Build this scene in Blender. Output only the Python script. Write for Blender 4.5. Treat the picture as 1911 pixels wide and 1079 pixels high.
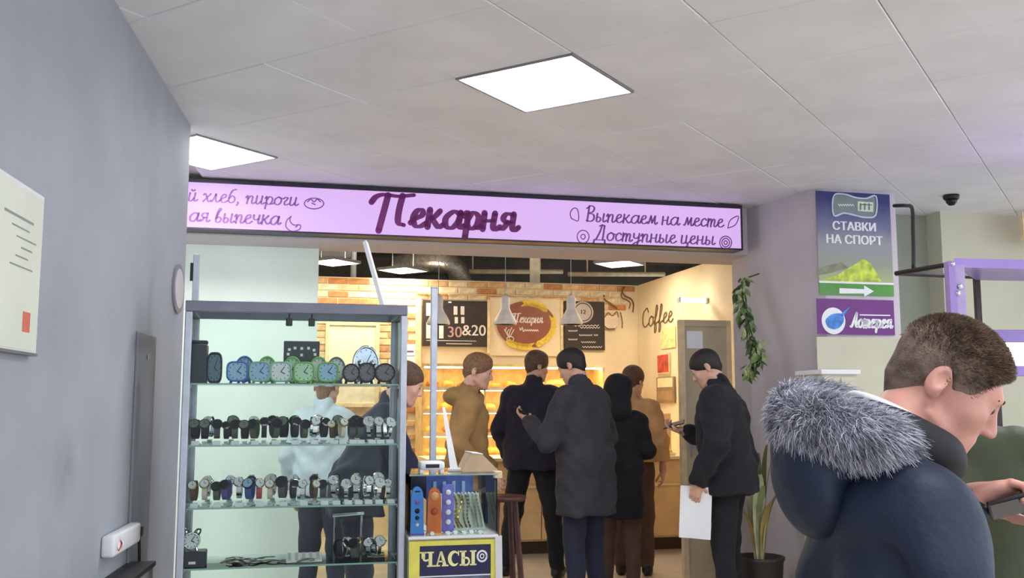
import bpy, bmesh, math, random
import numpy as np
from mathutils import Matrix, Vector, Euler
for o in list(bpy.data.objects): bpy.data.objects.remove(o)
random.seed(7); RNG = np.random.default_rng(7)
sc = bpy.context.scene; COL = sc.collection
R = math.radians
# ------------------------------------------------------------------ camera, world, exposure
HC = 1.40                      # camera height
FPX = 1843.0                   # focal length in pixels for a 1911 px wide frame
PITCH = math.atan(216/FPX)
cd = bpy.data.cameras.new('camera'); cam = bpy.data.objects.new('camera', cd); COL.objects.link(cam)
cam.location = (0, 0, HC); cam.rotation_euler = (R(90)+PITCH, 0, 0)
cd.sensor_width = 36; cd.lens = 36*FPX/1911; cd.clip_start = .05; cd.clip_end = 100
sc.camera = cam
W = bpy.data.worlds.new('world'); sc.world = W; W.use_nodes = True
W.node_tree.nodes['Background'].inputs[0].default_value = (.72, .8, .92, 1)
W.node_tree.nodes['Background'].inputs[1].default_value = .8
vs = sc.view_settings; vs.view_transform = 'Standard'; vs.look = 'None'; vs.gamma = 1; vs.use_curve_mapping = False
vs.exposure = 1.72
LED = 6.5            # emission of the white ceiling panels
WARM = 20.0           # emission of the bakery's own lamps
CEIL = HC+1.508
TH = R(13.2)                   # the bakery front runs at this angle
SO = np.array([-2.2, 6.56])    # its left end
SU = np.array([math.cos(TH), math.sin(TH)]); SV = np.array([-math.sin(TH), math.cos(TH)])
def ray(x, y):
    a = (x-955.5)/FPX; b = (539.5-y)/FPX
    return np.array([a, math.cos(PITCH)-b*math.sin(PITCH), math.sin(PITCH)+b*math.cos(PITCH)])
def at(x, y, Y):               # the point at depth Y seen at x, y
    r = ray(x, y); p = r*Y/r[1]; return Vector((p[0], p[1], p[2]+HC))
def onv(x, y, v):              # (u, z) in the bakery frame on the plane v
    r = ray(x, y); t = (v+SO@SV)/(r[:2]@SV); p = r*t
    return float((p[:2]-SO)@SU), float(p[2]+HC)
def shop(u, v, z=0):
    p = SO+SU*u+SV*v; return Vector((p[0], p[1], z))
# ------------------------------------------------------------------ materials
MATS = {}
def mat(name, col, rough=.6, metal=0, noise=.06, nscale=12, bump=0, bscale=60, col2=None, emit=0, ecol=None, spec=.5, sheen=0, sss=0):
    if name in MATS: return MATS[name]
    m = bpy.data.materials.new(name); m.use_nodes = True; nt = m.node_tree; b = nt.nodes['Principled BSDF']
    tc = nt.nodes.new('ShaderNodeTexCoord'); nz = nt.nodes.new('ShaderNodeTexNoise')
    nz.inputs['Scale'].default_value = nscale; nz.inputs['Detail'].default_value = 4
    nt.links.new(tc.outputs['Object'], nz.inputs['Vector'])
    rp = nt.nodes.new('ShaderNodeValToRGB')
    c = tuple(col)+(1,)
    lo = tuple(max(0, x*(1-noise*2)) for x in col)+(1,) if col2 is None else c
    hi = tuple(min(1, x*(1+noise*2)) for x in col)+(1,) if col2 is None else tuple(col2)+(1,)
    rp.color_ramp.elements[0].position = .3; rp.color_ramp.elements[1].position = .7
    rp.color_ramp.elements[0].color = lo; rp.color_ramp.elements[1].color = hi
    nt.links.new(nz.outputs['Fac'], rp.inputs['Fac']); nt.links.new(rp.outputs['Color'], b.inputs['Base Color'])
    b.inputs['Roughness'].default_value = rough; b.inputs['Metallic'].default_value = metal
    b.inputs['Specular IOR Level'].default_value = spec
    if sheen: b.inputs['Sheen Weight'].default_value = sheen
    if sss:
        b.inputs['Subsurface Weight'].default_value = sss; b.inputs['Subsurface Radius'].default_value = (.012, .005, .003); b.inputs['Subsurface Scale'].default_value = 1
    if bump:
        n2 = nt.nodes.new('ShaderNodeTexNoise'); n2.inputs['Scale'].default_value = bscale; n2.inputs['Detail'].default_value = 6
        nt.links.new(tc.outputs['Object'], n2.inputs['Vector'])
        bp = nt.nodes.new('ShaderNodeBump'); bp.inputs['Strength'].default_value = bump; bp.inputs['Distance'].default_value = .01
        nt.links.new(n2.outputs['Fac'], bp.inputs['Height']); nt.links.new(bp.outputs['Normal'], b.inputs['Normal'])
    if emit:
        b.inputs['Emission Color'].default_value = tuple(ecol or col)+(1,); b.inputs['Emission Strength'].default_value = emit
    MATS[name] = m; return m
def glass(name, tint=(.93, .97, .95), f=1.0):
    if name in MATS: return MATS[name]
    m = bpy.data.materials.new(name); m.use_nodes = True; nt = m.node_tree; nt.nodes.clear()
    out = nt.nodes.new('ShaderNodeOutputMaterial'); mx = nt.nodes.new('ShaderNodeMixShader')
    t = nt.nodes.new('ShaderNodeBsdfTransparent'); g = nt.nodes.new('ShaderNodeBsdfGlossy'); fr = nt.nodes.new('ShaderNodeFresnel')
    fr.inputs[0].default_value = 1.17; g.inputs['Roughness'].default_value = .03
    nz = nt.nodes.new('ShaderNodeTexNoise'); nz.inputs['Scale'].default_value = 3
    mixc = nt.nodes.new('ShaderNodeMix'); mixc.data_type = 'RGBA'
    mixc.inputs[6].default_value = tuple(tint)+(1,); mixc.inputs[7].default_value = tuple(min(1, x*1.03) for x in tint)+(1,)
    nt.links.new(nz.outputs['Fac'], mixc.inputs[0]); nt.links.new(mixc.outputs[2], t.inputs[0])
    nt.links.new(fr.outputs[0], mx.inputs[0]); nt.links.new(t.outputs[0], mx.inputs[1]); nt.links.new(g.outputs[0], mx.inputs[2])
    nt.links.new(mx.outputs[0], out.inputs[0]); MATS[name] = m; return m
def srgb(r, g, b):
    f = lambda c: (c/255/12.92 if c <= 10 else ((c/255+.055)/1.055)**2.4)
    return (f(r), f(g), f(b))
# ------------------------------------------------------------------ objects
def link(name, me, m=None, parent=None, smooth=False):
    o = bpy.data.objects.new(name, me); COL.objects.link(o)
    if parent: o.parent = parent
    if me is not None:
        if m is not None and not me.materials: me.materials.append(m)
        if smooth: me.polygons.foreach_set('use_smooth', [True]*len(me.polygons))
    return o
def tag(o, label=None, cat=None, group=None, kind=None):
    if label: o['label'] = label
    if cat: o['category'] = cat
    if group: o['group'] = group
    if kind: o['kind'] = kind
    return o
def empty(name, loc=(0, 0, 0), rz=0, label=None, cat=None, group=None):
    o = bpy.data.objects.new(name, None); COL.objects.link(o); o.empty_display_size = .05
    o.location = loc; o.rotation_euler = (0, 0, rz); return tag(o, label, cat, group)
def shop_empty(name, u, v, z, label, cat, group=None, rz=0):
    return empty(name, shop(u, v, z), TH+rz, label, cat, group)
def copy_tree(o, parent=None):
    c = o.copy(); COL.objects.link(c)
    if parent: c.parent = parent
    for ch in [x for x in bpy.data.objects if x.parent == o]: copy_tree(ch, c)
    return c
class MB:
    def __init__(s): s.v = []; s.f = []; s.sm = False
    def add(s, vs, fs, M=None):
        n = len(s.v)
        for p in vs:
            p = Vector(p)
            s.v.append(tuple(M @ p) if M is not None else tuple(p))
        s.f += [tuple(i+n for i in f) for f in fs]; return s
    def box(s, c, d, rz=0, M=None, ch=0):
        x, y, z = d[0]/2, d[1]/2, d[2]/2
        T = Matrix.Translation(Vector(c)) @ Matrix.Rotation(rz, 4, 'Z')
        if M is not None: T = M @ T
        if ch > 0:
            b = bmesh.new(); bmesh.ops.create_cube(b, size=1, matrix=Matrix.Diagonal((d[0], d[1], d[2], 1)))
            bmesh.ops.bevel(b, geom=b.edges[:], offset=ch, segments=2, affect='EDGES', profile=.5)
            b.verts.index_update()
            s.add([v.co.copy() for v in b.verts], [[v.index for v in f.verts] for f in b.faces], T); b.free(); return s
        vs = [(-x, -y, -z), (x, -y, -z), (x, y, -z), (-x, y, -z), (-x, -y, z), (x, -y, z), (x, y, z), (-x, y, z)]
        return s.add(vs, [(3, 2, 1, 0), (4, 5, 6, 7), (0, 1, 5, 4), (1, 2, 6, 5), (2, 3, 7, 6), (3, 0, 4, 7)], T)
    def bb(s, a, b, ch=0):     # box from two corners
        return s.box([(a[i]+b[i])/2 for i in range(3)], [abs(b[i]-a[i]) for i in range(3)], ch=ch)
    def prism(s, pts, z0, z1, M=None):   # polygon in xy extruded in z
        n = len(pts); vs = [(p[0], p[1], z0) for p in pts]+[(p[0], p[1], z1) for p in pts]
        fs = [tuple(range(n))[::-1], tuple(range(n, 2*n))]+[(i, (i+1) % n, n+(i+1) % n, n+i) for i in range(n)]
        return s.add(vs, fs, M)
    def slab(s, pts, y0, y1, M=None):    # polygon in xz, front at y0
        Mx = Matrix(((1, 0, 0, 0), (0, 0, 1, 0), (0, 1, 0, 0), (0, 0, 0, 1)))
        return s.prism([(p[0], p[1]) for p in pts], y0, y1, Mx if M is None else M @ Mx)
    def lathe(s, prof, n=24, M=None):    # (r, z) profile about z
        vs = []; fs = []
        for r, z in prof:
            for i in range(n): a = 2*math.pi*i/n; vs.append((r*math.cos(a), r*math.sin(a), z))
        for j in range(len(prof)-1):
            for i in range(n): fs.append((j*n+i, j*n+(i+1) % n, (j+1)*n+(i+1) % n, (j+1)*n+i))
        if prof[0][0] > 1e-6: fs.append(tuple(range(n))[::-1])
        if prof[-1][0] > 1e-6: fs.append(tuple((len(prof)-1)*n+i for i in range(n)))
        return s.add(vs, fs, M)
    def tube(s, pts, r, n=8, caps=True):
        P = [Vector(p) for p in pts]; rr = r if isinstance(r, (list, tuple)) else [r]*len(P); vs = []; fs = []
        up = Vector((0, 0, 1)); prev = None
        for i, p in enumerate(P):
            t = (P[min(i+1, len(P)-1)]-P[max(i-1, 0)]).normalized()
            if prev is None:
                a = t.cross(up); a = a if a.length > .05 else t.cross(Vector((1, 0, 0)))
            else: a = prev-t*prev.dot(t)
            a.normalize(); prev = a; b = t.cross(a)
            for k in range(n): an = 2*math.pi*k/n; vs.append(p+(a*math.cos(an)+b*math.sin(an))*rr[i])
        for i in range(len(P)-1):
            for k in range(n): fs.append((i*n+k, i*n+(k+1) % n, (i+1)*n+(k+1) % n, (i+1)*n+k))
        if caps: fs += [tuple(range(n))[::-1], tuple((len(P)-1)*n+k for k in range(n))]
        return s.add(vs, fs)
    def ball(s, c, r, n=12, M=None):
        r = (r, r, r) if not isinstance(r, (list, tuple)) else r
        m = n//2; prof = [(math.sin(math.pi*j/m), -math.cos(math.pi*j/m)) for j in range(m+1)]; prof[0] = (1e-7, -1); prof[-1] = (1e-7, 1)
        T = Matrix.Translation(Vector(c)) @ Matrix.Diagonal((r[0], r[1], r[2], 1))
        return s.lathe(prof, n, T if M is None else M @ T)
    def ribbon(s, pts, w, y=0, th=.002):  # stroke in the xz plane, front at y-th
        P = [Vector((p[0], p[1])) for p in pts]; n = len(P); L = []; Rr = []
        for i, p in enumerate(P):
            t = P[min(i+1, n-1)]-P[max(i-1, 0)]; t = t.normalized() if t.length > 1e-9 else Vector((1, 0))
            ww = w(i/(n-1), t) if callable(w) else w
            e = Vector((-t.y, t.x))*ww/2; L.append(p+e); Rr.append(p-e)
        vs = [(p.x, y-th, p.y) for p in L]+[(p.x, y-th, p.y) for p in Rr]
        fs = [(i, n+i, n+i+1, i+1) for i in range(n-1)]
        s.add(vs, fs)
        for p, q in ((P[0], P[1]), (P[-1], P[-2])):   # round ends
            ww = w(0 if p is P[0] else 1, (p-q).normalized()) if callable(w) else w
            s.add([(p.x+ww/2*math.cos(a*math.pi/4), y-th, p.y+ww/2*math.sin(a*math.pi/4)) for a in range(8)], [tuple(range(8))])
        return s
    def mesh(s, name='mesh'):
        me = bpy.data.meshes.new(name); me.from_pydata(s.v, [], s.f); me.update(); return me
    def build(s, name, m, parent=None, smooth=False):
        return link(name, s.mesh(name), m, parent, smooth)
def smooth_curve(pts, n=6, closed=False):
    P = [np.array(p, float) for p in pts]; out = []
    N = len(P); rng = range(N if closed else N-1)
    for i in rng:
        p0 = P[(i-1) % N] if closed or i > 0 else 2*P[0]-P[1]
        p1 = P[i]; p2 = P[(i+1) % N]; p3 = P[(i+2) % N] if closed or i+2 < N else 2*P[-1]-P[-2]
        for k in range(n):
            t = k/n; out.append(tuple(.5*((2*p1)+(-p0+p2)*t+(2*p0-5*p1+4*p2-p3)*t*t+(-p0+3*p1-3*p2+p3)*t**3)))
    out.append(tuple(P[0] if closed else P[-1])); return out
def text(body, size, m, parent, name='lettering', loc=(0, 0, 0), rot=(R(90), 0, 0), bold=0, align='CENTER', sx=1, depth=.001):
    cu = bpy.data.curves.new(name, 'FONT'); cu.body = body; cu.size = size; cu.extrude = depth; cu.align_x = align; cu.align_y = 'CENTER'
    t = bpy.data.objects.new(name, cu); COL.objects.link(t)
    bpy.context.view_layer.update()
    me = bpy.data.meshes.new_from_object(t.evaluated_get(bpy.context.evaluated_depsgraph_get()))
    bpy.data.objects.remove(t); me.materials.clear()
    if bold:                # heavier strokes: the outline set three times side by side
        b_ = bmesh.new()
        for dx_ in (-bold, 0, bold):
            n_ = len(b_.verts); b_.from_mesh(me); b_.verts.ensure_lookup_table()
            for v_ in b_.verts[n_:]: v_.co.x += dx_; v_.co.z += dx_*.05
        b_.to_mesh(me); b_.free()
    o = link(name, me, m, parent); o.location = loc; o.rotation_euler = rot; o.scale = (sx, 1, 1); return o
ORD = ['first', 'second', 'third', 'fourth', 'fifth', 'sixth', 'seventh', 'eighth', 'ninth', 'tenth', 'eleventh', 'twelfth', 'thirteenth', 'fourteenth', 'fifteenth', 'sixteenth', 'seventeenth', 'eighteenth', 'nineteenth', 'twentieth', 'twenty-first', 'twenty-second', 'twenty-third', 'twenty-fourth']
# ------------------------------------------------------------------ handwritten letters as strokes (x-height 1)
GL = {
'а': (1.0, [[(.75,.85),(.45,1),(.1,.6),(.15,.1),(.45,0),(.72,.4),(.8,.95)], [(.8,.95),(.77,.3),(.88,.02),(1.08,.2)]]),
'п': (.95, [[(0,.75),(.14,1),(.2,.6),(.18,0)], [(.18,.5),(.42,.95),(.63,.85),(.62,.2),(.74,0),(.98,.2)]]),
'е': (.75, [[(0,.2),(.18,.45),(.52,.7),(.48,1),(.25,.95),(.1,.5),(.25,.05),(.5,.02),(.78,.25)]]),
'к': (.85, [[(.12,1.05),(.1,0)], [(.62,1),(.36,.62),(.12,.5)], [(.25,.56),(.48,.2),(.65,0),(.88,.2)]]),
'р': (.88, [[(0,.75),(.13,1),(.17,.5),(.15,-.55)], [(.15,.5),(.4,.98),(.7,.75),(.65,.2),(.4,0),(.18,.2)], [(.6,.1),(.75,.05),(.9,.2)]]),
'н': (.92, [[(.1,1),(.1,0)], [(.1,.5),(.6,.55)], [(.63,1),(.6,.2),(.72,0),(.95,.2)]]),
'я': (.95, [[(.66,1),(.65,.2),(.78,0),(.98,.2)], [(.65,.95),(.3,1),(.15,.7),(.35,.48),(.65,.5)], [(.4,.48),(.2,.1),(0,.05)]]),
'ы': (1.08, [[(.1,1),(.1,.1),(.35,0),(.5,.3),(.35,.55),(.12,.5)], [(.78,1),(.76,.2),(.88,0),(1.1,.2)]]),
'м': (1.05, [[(0,.1),(.15,.1),(.32,1)], [(.32,1),(.5,.15)], [(.5,.15),(.76,1)], [(.76,1),(.8,.15),(.92,0),(1.08,.2)]]),
'с': (.7, [[(.6,.8),(.4,1),(.12,.7),(.12,.25),(.35,0),(.72,.25)]]),
'т': (1.1, [[(.1,1),(.1,0)], [(.1,.5),(.3,.95),(.45,.85),(.45,0)], [(.45,.5),(.65,.95),(.82,.8),(.8,.15),(.92,0),(1.12,.2)]]),
'о': (.85, [[(.4,1),(.1,.7),(.12,.2),(.4,0),(.68,.3),(.66,.8),(.4,1),(.6,.85),(.88,.8)]]),
'у': (.85, [[(.1,1),(.12,.55),(.35,.4),(.6,.6)], [(.65,1),(.62,.1),(.5,-.4),(.25,-.52),(.15,-.3),(.88,.2)]]),
'ц': (.92, [[(.1,1),(.1,.15),(.3,0),(.55,.2)], [(.58,1),(.58,.1),(.75,0),(.78,-.25),(.66,-.35)], [(.7,.02),(.95,.2)]]),
'й': (.9, [[(.1,1),(.1,.15),(.3,0),(.55,.35)], [(.6,1),(.58,.2),(.7,0),(.92,.2)], [(.2,1.4),(.35,1.25),(.5,1.4)]]),
'и': (.9, [[(.1,1),(.1,.15),(.3,0),(.55,.35)], [(.6,1),(.58,.2),(.7,0),(.92,.2)]]),
'х': (.8, [[(.05,.85),(.2,1),(.4,.5),(.6,0),(.82,.2)], [(.7,1),(.1,0)]]),
'л': (.82, [[(0,.05),(.15,.1),(.4,1)], [(.4,1),(.48,.2),(.63,0),(.85,.2)]]),
'б': (.85, [[(.65,1.7),(.3,1.5),(.1,.7),(.15,.15),(.4,0),(.65,.25),(.6,.7),(.35,.85),(.12,.55)]]),
'г': (.65, [[(.05,.8),(.25,1),(.45,.85),(.2,.35),(.3,.02),(.68,.2)]]),
'в': (.78, [[(.1,.4),(.3,1.2),(.45,1.5),(.3,1.6),(.15,1),(.15,.1),(.45,0),(.6,.35),(.4,.6),(.2,.5)]]),
'ч': (.88, [[(.1,1),(.12,.6),(.35,.45),(.6,.6)], [(.64,1),(.6,.2),(.72,0),(.92,.2)]]),
',': (.4, [[(.15,.1),(.2,-.05),(.08,-.3)]]),
'В': (1.05, [[(.22,1.9),(.2,0)], [(0,1.6),(.4,1.95),(.75,1.7),(.65,1.2),(.25,1),(.75,.85),(.85,.3),(.55,0),(.1,.1)]]),
'Д': (1.25, [[(0,-.35),(.04,.02)], [(.04,.03),(1.1,.03)], [(1.1,.03),(1.14,-.35)], [(.2,.05),(.5,1),(.66,1.9)], [(.4,1.75),(.66,1.9),(.95,1.8)], [(.9,1.8),(.88,.05)]]),
'П': (1.75, [[(-.25,1.35),(-.05,1.7),(.35,1.85),(1.0,1.78),(1.75,1.9)], [(.5,1.82),(.42,1),(.28,-.35)], [(1.2,1.82),(1.12,.9),(1.16,.2),(1.45,.05)]]),
'Л': (1.1, [[(0,.1),(.2,.1),(.5,1),(.75,1.8)], [(.75,1.8),(.78,.5),(.92,.05),(1.12,.2)]]),
'C': (1.1, [[(1,1.5),(.75,1.9),(.2,1.5),(.1,.6),(.5,0),(1.1,.3)]]),
'o': (.85, [[(.4,1),(.1,.7),(.12,.2),(.4,0),(.68,.3),(.66,.8),(.4,1),(.6,.85),(.88,.8)]]),
'f': (.7, [[(0,.2),(.35,1),(.5,1.8),(.3,1.9),(.2,1),(.15,-.6),(.3,-.7),(.4,-.2),(.3,.1),(.72,.3)]]),
'e': (.75, [[(0,.2),(.18,.45),(.52,.7),(.48,1),(.25,.95),(.1,.5),(.25,.05),(.5,.02),(.78,.25)]]),
' ': (.45, [])}
def script_width(s): return sum(GL[c][0] for c in s)
def script(mb, s, x, z, w, xh, pen, y=0, slant=.15, end='R', th=.002):
    """write s from x to x+w on baseline z, x-height xh"""
    k = w/script_width(s); X = x
    br = lambda t, d: pen*(.55+.55*abs(d.y)) 
    for c in s:
        adv, st = GL[c]
        for q in st:
            P = [(X+k*p[0]+slant*p[1]*xh, z+xh*p[1]) for p in q]
            mb.ribbon(smooth_curve(P, 5) if len(P) > 2 else P, br, y, th)
        X += adv*k
    return mb
def ring_pts(cx, cz, rx, rz, n=28, a0=0, a1=360):
    return [(cx+rx*math.cos(R(a0+(a1-a0)*i/n)), cz+rz*math.sin(R(a0+(a1-a0)*i/n))) for i in range(n+1)]
# ------------------------------------------------------------------ smooth solids (signed distance + surface nets)
def sdf_mesh(prims, vox, cuts=(), post=None, relax=1):
    lo = np.full(3, 1e9); hi = -lo
    def bnd(p):
        if p[0] == 'c':
            r = max(p[2], p[4]); a = np.minimum(p[1], p[3])-r; b = np.maximum(p[1], p[3])+r
        else:
            r = max(p[3]); a = np.array(p[1])-r; b = np.array(p[1])+r
        return np.array(a, float), np.array(b, float)
    for p in prims:
        if p[0] in 'ce': a, b = bnd(p); lo = np.minimum(lo, a); hi = np.maximum(hi, b)
    lo = lo-4*vox; hi = hi+4*vox
    n = np.ceil((hi-lo)/vox).astype(int)+1
    ax = [(lo[i]+vox*np.arange(n[i])).astype(np.float32) for i in range(3)]
    F = np.full(tuple(n), .5, np.float32)
    for p in prims:
        k = p[-1]; a, b = bnd(('c',)+tuple(p[1:]) if p[0] == '-c' else p if p[0] != '-e' else ('e',)+tuple(p[1:]))
        m = k+3*vox
        i0 = np.clip(((a-m-lo)/vox).astype(int), 0, n-1); i1 = np.clip(((b+m-lo)/vox).astype(int)+2, 1, n)
        sl = tuple(slice(i0[i], i1[i]) for i in range(3))
        X = ax[0][sl[0]][:, None, None]; Y = ax[1][sl[1]][None, :, None]; Z = ax[2][sl[2]][None, None, :]
        if p[0] in ('c', '-c'):
            A = np.array(p[1], float); B = np.array(p[3], float); d = B-A; L = max(d@d, 1e-9)
            t = np.clip(((X-A[0])*d[0]+(Y-A[1])*d[1]+(Z-A[2])*d[2])/L, 0, 1)
            D = np.sqrt((X-A[0]-t*d[0])**2+(Y-A[1]-t*d[1])**2+(Z-A[2]-t*d[2])**2)-(p[2]+(p[4]-p[2])*t)
        else:
            C = p[1]; M = np.array(p[2]); r = p[3]     # M: rotation, columns = local axes
            x = X-C[0]; y = Y-C[1]; z = Z-C[2]
            q = [(x*M[0, i]+y*M[1, i]+z*M[2, i])/r[i] for i in range(3)]
            k0 = np.sqrt(q[0]**2+q[1]**2+q[2]**2); k1 = np.sqrt((q[0]/r[0])**2+(q[1]/r[1])**2+(q[2]/r[2])**2)+1e-6
            D = k0*(k0-1)/k1
        S = F[sl]; k = max(k, 1e-4)
        if p[0][0] == '-':
            h = np.clip(.5-.5*(S+D)/k, 0, 1); F[sl] = S*(1-h)-D*h+k*h*(1-h)
        else:
            h = np.clip(.5+.5*(S-D)/k, 0, 1); F[sl] = S*(1-h)+D*h-k*h*(1-h)
    X = ax[0][:, None, None]; Y = ax[1][None, :, None]; Z = ax[2][None, None, :]
    for c in cuts:                       # keep n.p <= d
        F = np.maximum(F, (X*c[0]+Y*c[1]+Z*c[2]-c[3]).astype(np.float32))
    if post is not None: F = F+post(X, Y, Z).astype(np.float32)
    F[0] = F[-1] = .5; F[:, 0] = F[:, -1] = .5; F[:, :, 0] = F[:, :, -1] = .5
    ny, nz = F.shape[1], F.shape[2]; S = F < 0
    E = []
    for a in range(3):
        s0 = [slice(None)]*3; s1 = [slice(None)]*3; s0[a] = slice(0, -1); s1[a] = slice(1, None)
        w = np.argwhere(S[tuple(s0)] != S[tuple(s1)])
        o = w.copy(); o[:, a] += 1
        f0 = F[w[:, 0], w[:, 1], w[:, 2]]; f1 = F[o[:, 0], o[:, 1], o[:, 2]]
        t = f0/(f0-f1); P = w.astype(float); P[:, a] += t
        b, c = (a+1) % 3, (a+2) % 3; cells = []
        for db, dc in ((1, 1), (0, 1), (0, 0), (1, 0)):
            q = w.copy(); q[:, b] -= db; q[:, c] -= dc; cells.append((q[:, 0]*ny+q[:, 1])*nz+q[:, 2])
        cells = np.stack(cells, 1); fl = f0 > 0
        cells[fl] = cells[fl][:, ::-1]
        E.append((P, cells))
    allc = np.concatenate([e[1] for e in E]); allp = np.concatenate([e[0] for e in E])
    uniq, inv = np.unique(allc, return_inverse=True); inv = inv.reshape(allc.shape)
    cnt = np.bincount(inv.ravel(), minlength=len(uniq)).astype(float)
    V = np.stack([np.bincount(inv.ravel(), weights=np.repeat(allp[:, i], 4), minlength=len(uniq))/cnt for i in range(3)], 1)
    for _ in range(relax):
        acc = np.zeros_like(V); cc = np.zeros(len(V))
        for i in range(4):
            j = (i+1) % 4
            for s_, d_ in ((i, j), (j, i)):
                for x in range(3): acc[:, x] += np.bincount(inv[:, s_], weights=V[inv[:, d_], x], minlength=len(V))
                cc += np.bincount(inv[:, s_], minlength=len(V))
        V = .5*V+.5*acc/cc[:, None]
    return V*vox+lo, inv
def np_mesh(name, chunks):
    vs = np.concatenate([c[0] for c in chunks]); off = 0; fs = []
    for c in chunks: fs.append(c[1]+off); off += len(c[0])
    fs = np.concatenate(fs).astype(np.int32)
    me = bpy.data.meshes.new(name); me.vertices.add(len(vs)); me.vertices.foreach_set('co', vs.astype(np.float32).ravel())
    k = fs.shape[1]
    me.loops.add(len(fs)*k); me.loops.foreach_set('vertex_index', fs.ravel())
    me.polygons.add(len(fs)); me.polygons.foreach_set('loop_start', np.arange(0, len(fs)*k, k, dtype=np.int32))
    me.polygons.foreach_set('loop_total', np.full(len(fs), k, np.int32)); me.update(calc_edges=True); me.validate()
    me.polygons.foreach_set('use_smooth', np.ones(len(me.polygons), bool)); return me
def strands(V, F, n, length, width, comb=(0, 0, -1), combw=.5, jitter=.35, keep=None, seed=1):
    """short hairs growing on a quad mesh: two-segment ribbons"""
    g = np.random.default_rng(seed); a = V[F[:, 0]]; b = V[F[:, 1]]; c = V[F[:, 2]]; d = V[F[:, 3]]
    nn = np.cross(c-a, d-b); ar = np.linalg.norm(nn, axis=1)+1e-12; nn = nn/ar[:, None]
    ctr = (a+b+c+d)/4
    if keep is not None: ar = ar*keep(ctr)
    i = g.choice(len(F), n, p=ar/ar.sum()); u = g.random((n, 1)); w = g.random((n, 1))
    p = (a[i]*(1-u)+b[i]*u)*(1-w)+(d[i]*(1-u)+c[i]*u)*w
    dirn = nn[i]+np.array(comb)*combw+g.normal(0, jitter, (n, 3)); dirn /= np.linalg.norm(dirn, axis=1)[:, None]
    L = length*(.6+.7*g.random((n, 1)))
    side = np.cross(dirn, g.normal(size=(n, 3))); side /= np.linalg.norm(side, axis=1)[:, None]
    droop = np.array(comb)*.25
    m = p+dirn*L*.55; e = p+(dirn+droop)*L; s = side*width
    vs = np.stack([p-s, p+s, m+s*.8, m-s*.8, e+s*.2, e-s*.2], 1).reshape(-1, 3); k = np.arange(n)[:, None]*6
    return vs, np.concatenate([k+np.array([[0, 1, 2, 3]]), k+np.array([[3, 2, 4, 5]])])
# ================================================================== the setting
m_wallL = mat('grey_wall_paint', srgb(166, 171, 180), .75, noise=.045, nscale=2.2, bump=.05, bscale=30)
m_pillar = mat('grey_pillar_paint', srgb(208, 200, 206), .75, noise=.03, nscale=3)
m_green = mat('pale_green_panel', srgb(240, 249, 236), .5, noise=.02, nscale=3)
m_cream = mat('cream_wall_paint', srgb(208, 206, 182), .7, noise=.03, nscale=2)
m_dimgreen = mat('grey_green_wall_paint', srgb(150, 156, 140), .75, noise=.03, nscale=3)
m_tile = mat('ceiling_tile_board', srgb(238, 238, 242), .55, noise=.03, nscale=2.5, bump=.08, bscale=140)
m_rail = mat('ceiling_rail_metal', srgb(206, 203, 200), .4)
m_floor = mat('beige_floor_tile', srgb(208, 196, 180), .28, noise=.06, nscale=5, bump=.02, bscale=20)
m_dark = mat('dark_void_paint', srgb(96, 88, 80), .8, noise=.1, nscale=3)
m_yellow = mat('cream_yellow_plaster', srgb(244, 226, 190), .7, noise=.03, nscale=3)
m_black = mat('black_plastic', srgb(26, 24, 28), .45, noise=.1)
m_alu = mat('aluminium', srgb(176, 180, 190), .35, metal=.75, noise=.04, nscale=20)
m_white = mat('white_plastic', srgb(236, 236, 238), .4, noise=.02)
m_chrome = mat('chrome', srgb(225, 228, 232), .12, metal=1, noise=.02)
m_paper = mat('white_paper', srgb(240, 241, 244), .7, noise=.015, nscale=8)
m_led = mat('led_diffuser', (1, 1, 1), .5, noise=0, emit=LED, ecol=(.95, .97, 1))
def struct(o): o['kind'] = 'structure'; return o
# left wall: runs away from the camera and ends short of the bakery
WL0 = Vector((-1.49, 3.55)); WLd = Vector((-.26, 1.69)).normalized(); WLn = Vector((-WLd.y, WLd.x))   # n points away from the room
def wl(s, n, z): p = WL0+WLd*s+WLn*n; return (p.x, p.y, z)
SEND = 1.71
mb = MB(); mb.prism([wl(-9, 0, 0)[:2], wl(SEND, 0, 0)[:2], wl(SEND, .14, 0)[:2], wl(-9, .14, 0)[:2]], 0, CEIL+.1)
struct(mb.build('wall_left', m_wallL))
# floor and the slab above the tiles
mb = MB(); mb.bb((-8, -6, -.1), (9, 16, 0)); struct(mb.build('floor', m_floor))
mb = MB()
c4 = [shop(-3.5, .5), shop(12, .5), Vector((9, -6, 0)), Vector((-8, -6, 0))]
mb.prism([(p.x, p.y) for p in c4][::-1], CEIL+.022, CEIL+.12)
ceil = struct(mb.build('ceiling', m_rail))
GA = R(32.3); ga = Vector((math.sin(GA), math.cos(GA))); gb = Vector((-math.cos(GA), math.sin(GA)))
def grid(a, b): return ga*a+gb*b
Al = [3.62+.62*k for k in range(-8, 12)]
Bl = [1.36-.62*k for k in range(9, 0, -1)]+[1.36, 1.98, 2.6, 3.2, 3.79, 4.38, 4.98, 5.58, 6.2, 6.8]
def clip(poly, n, d):   # keep n.p <= d
    out = []
    for i, p in enumerate(poly):
        q = poly[(i+1) % len(poly)]; a = n.dot(p)-d; b = n.dot(q)-d
        if a <= 0: out.append(p)
        if (a < 0 < b) or (b < 0 < a): out.append(p+(q-p)*(a/(a-b)))
    return out
LAMPS = [(8, 10), (8, 14), (8, 6), (4, 6), (0, 6), (4, 2), (8, 2), (12, 6), (0, 2)]     # (A index, B index)
sv = Vector(SV); so = Vector(SO)
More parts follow.
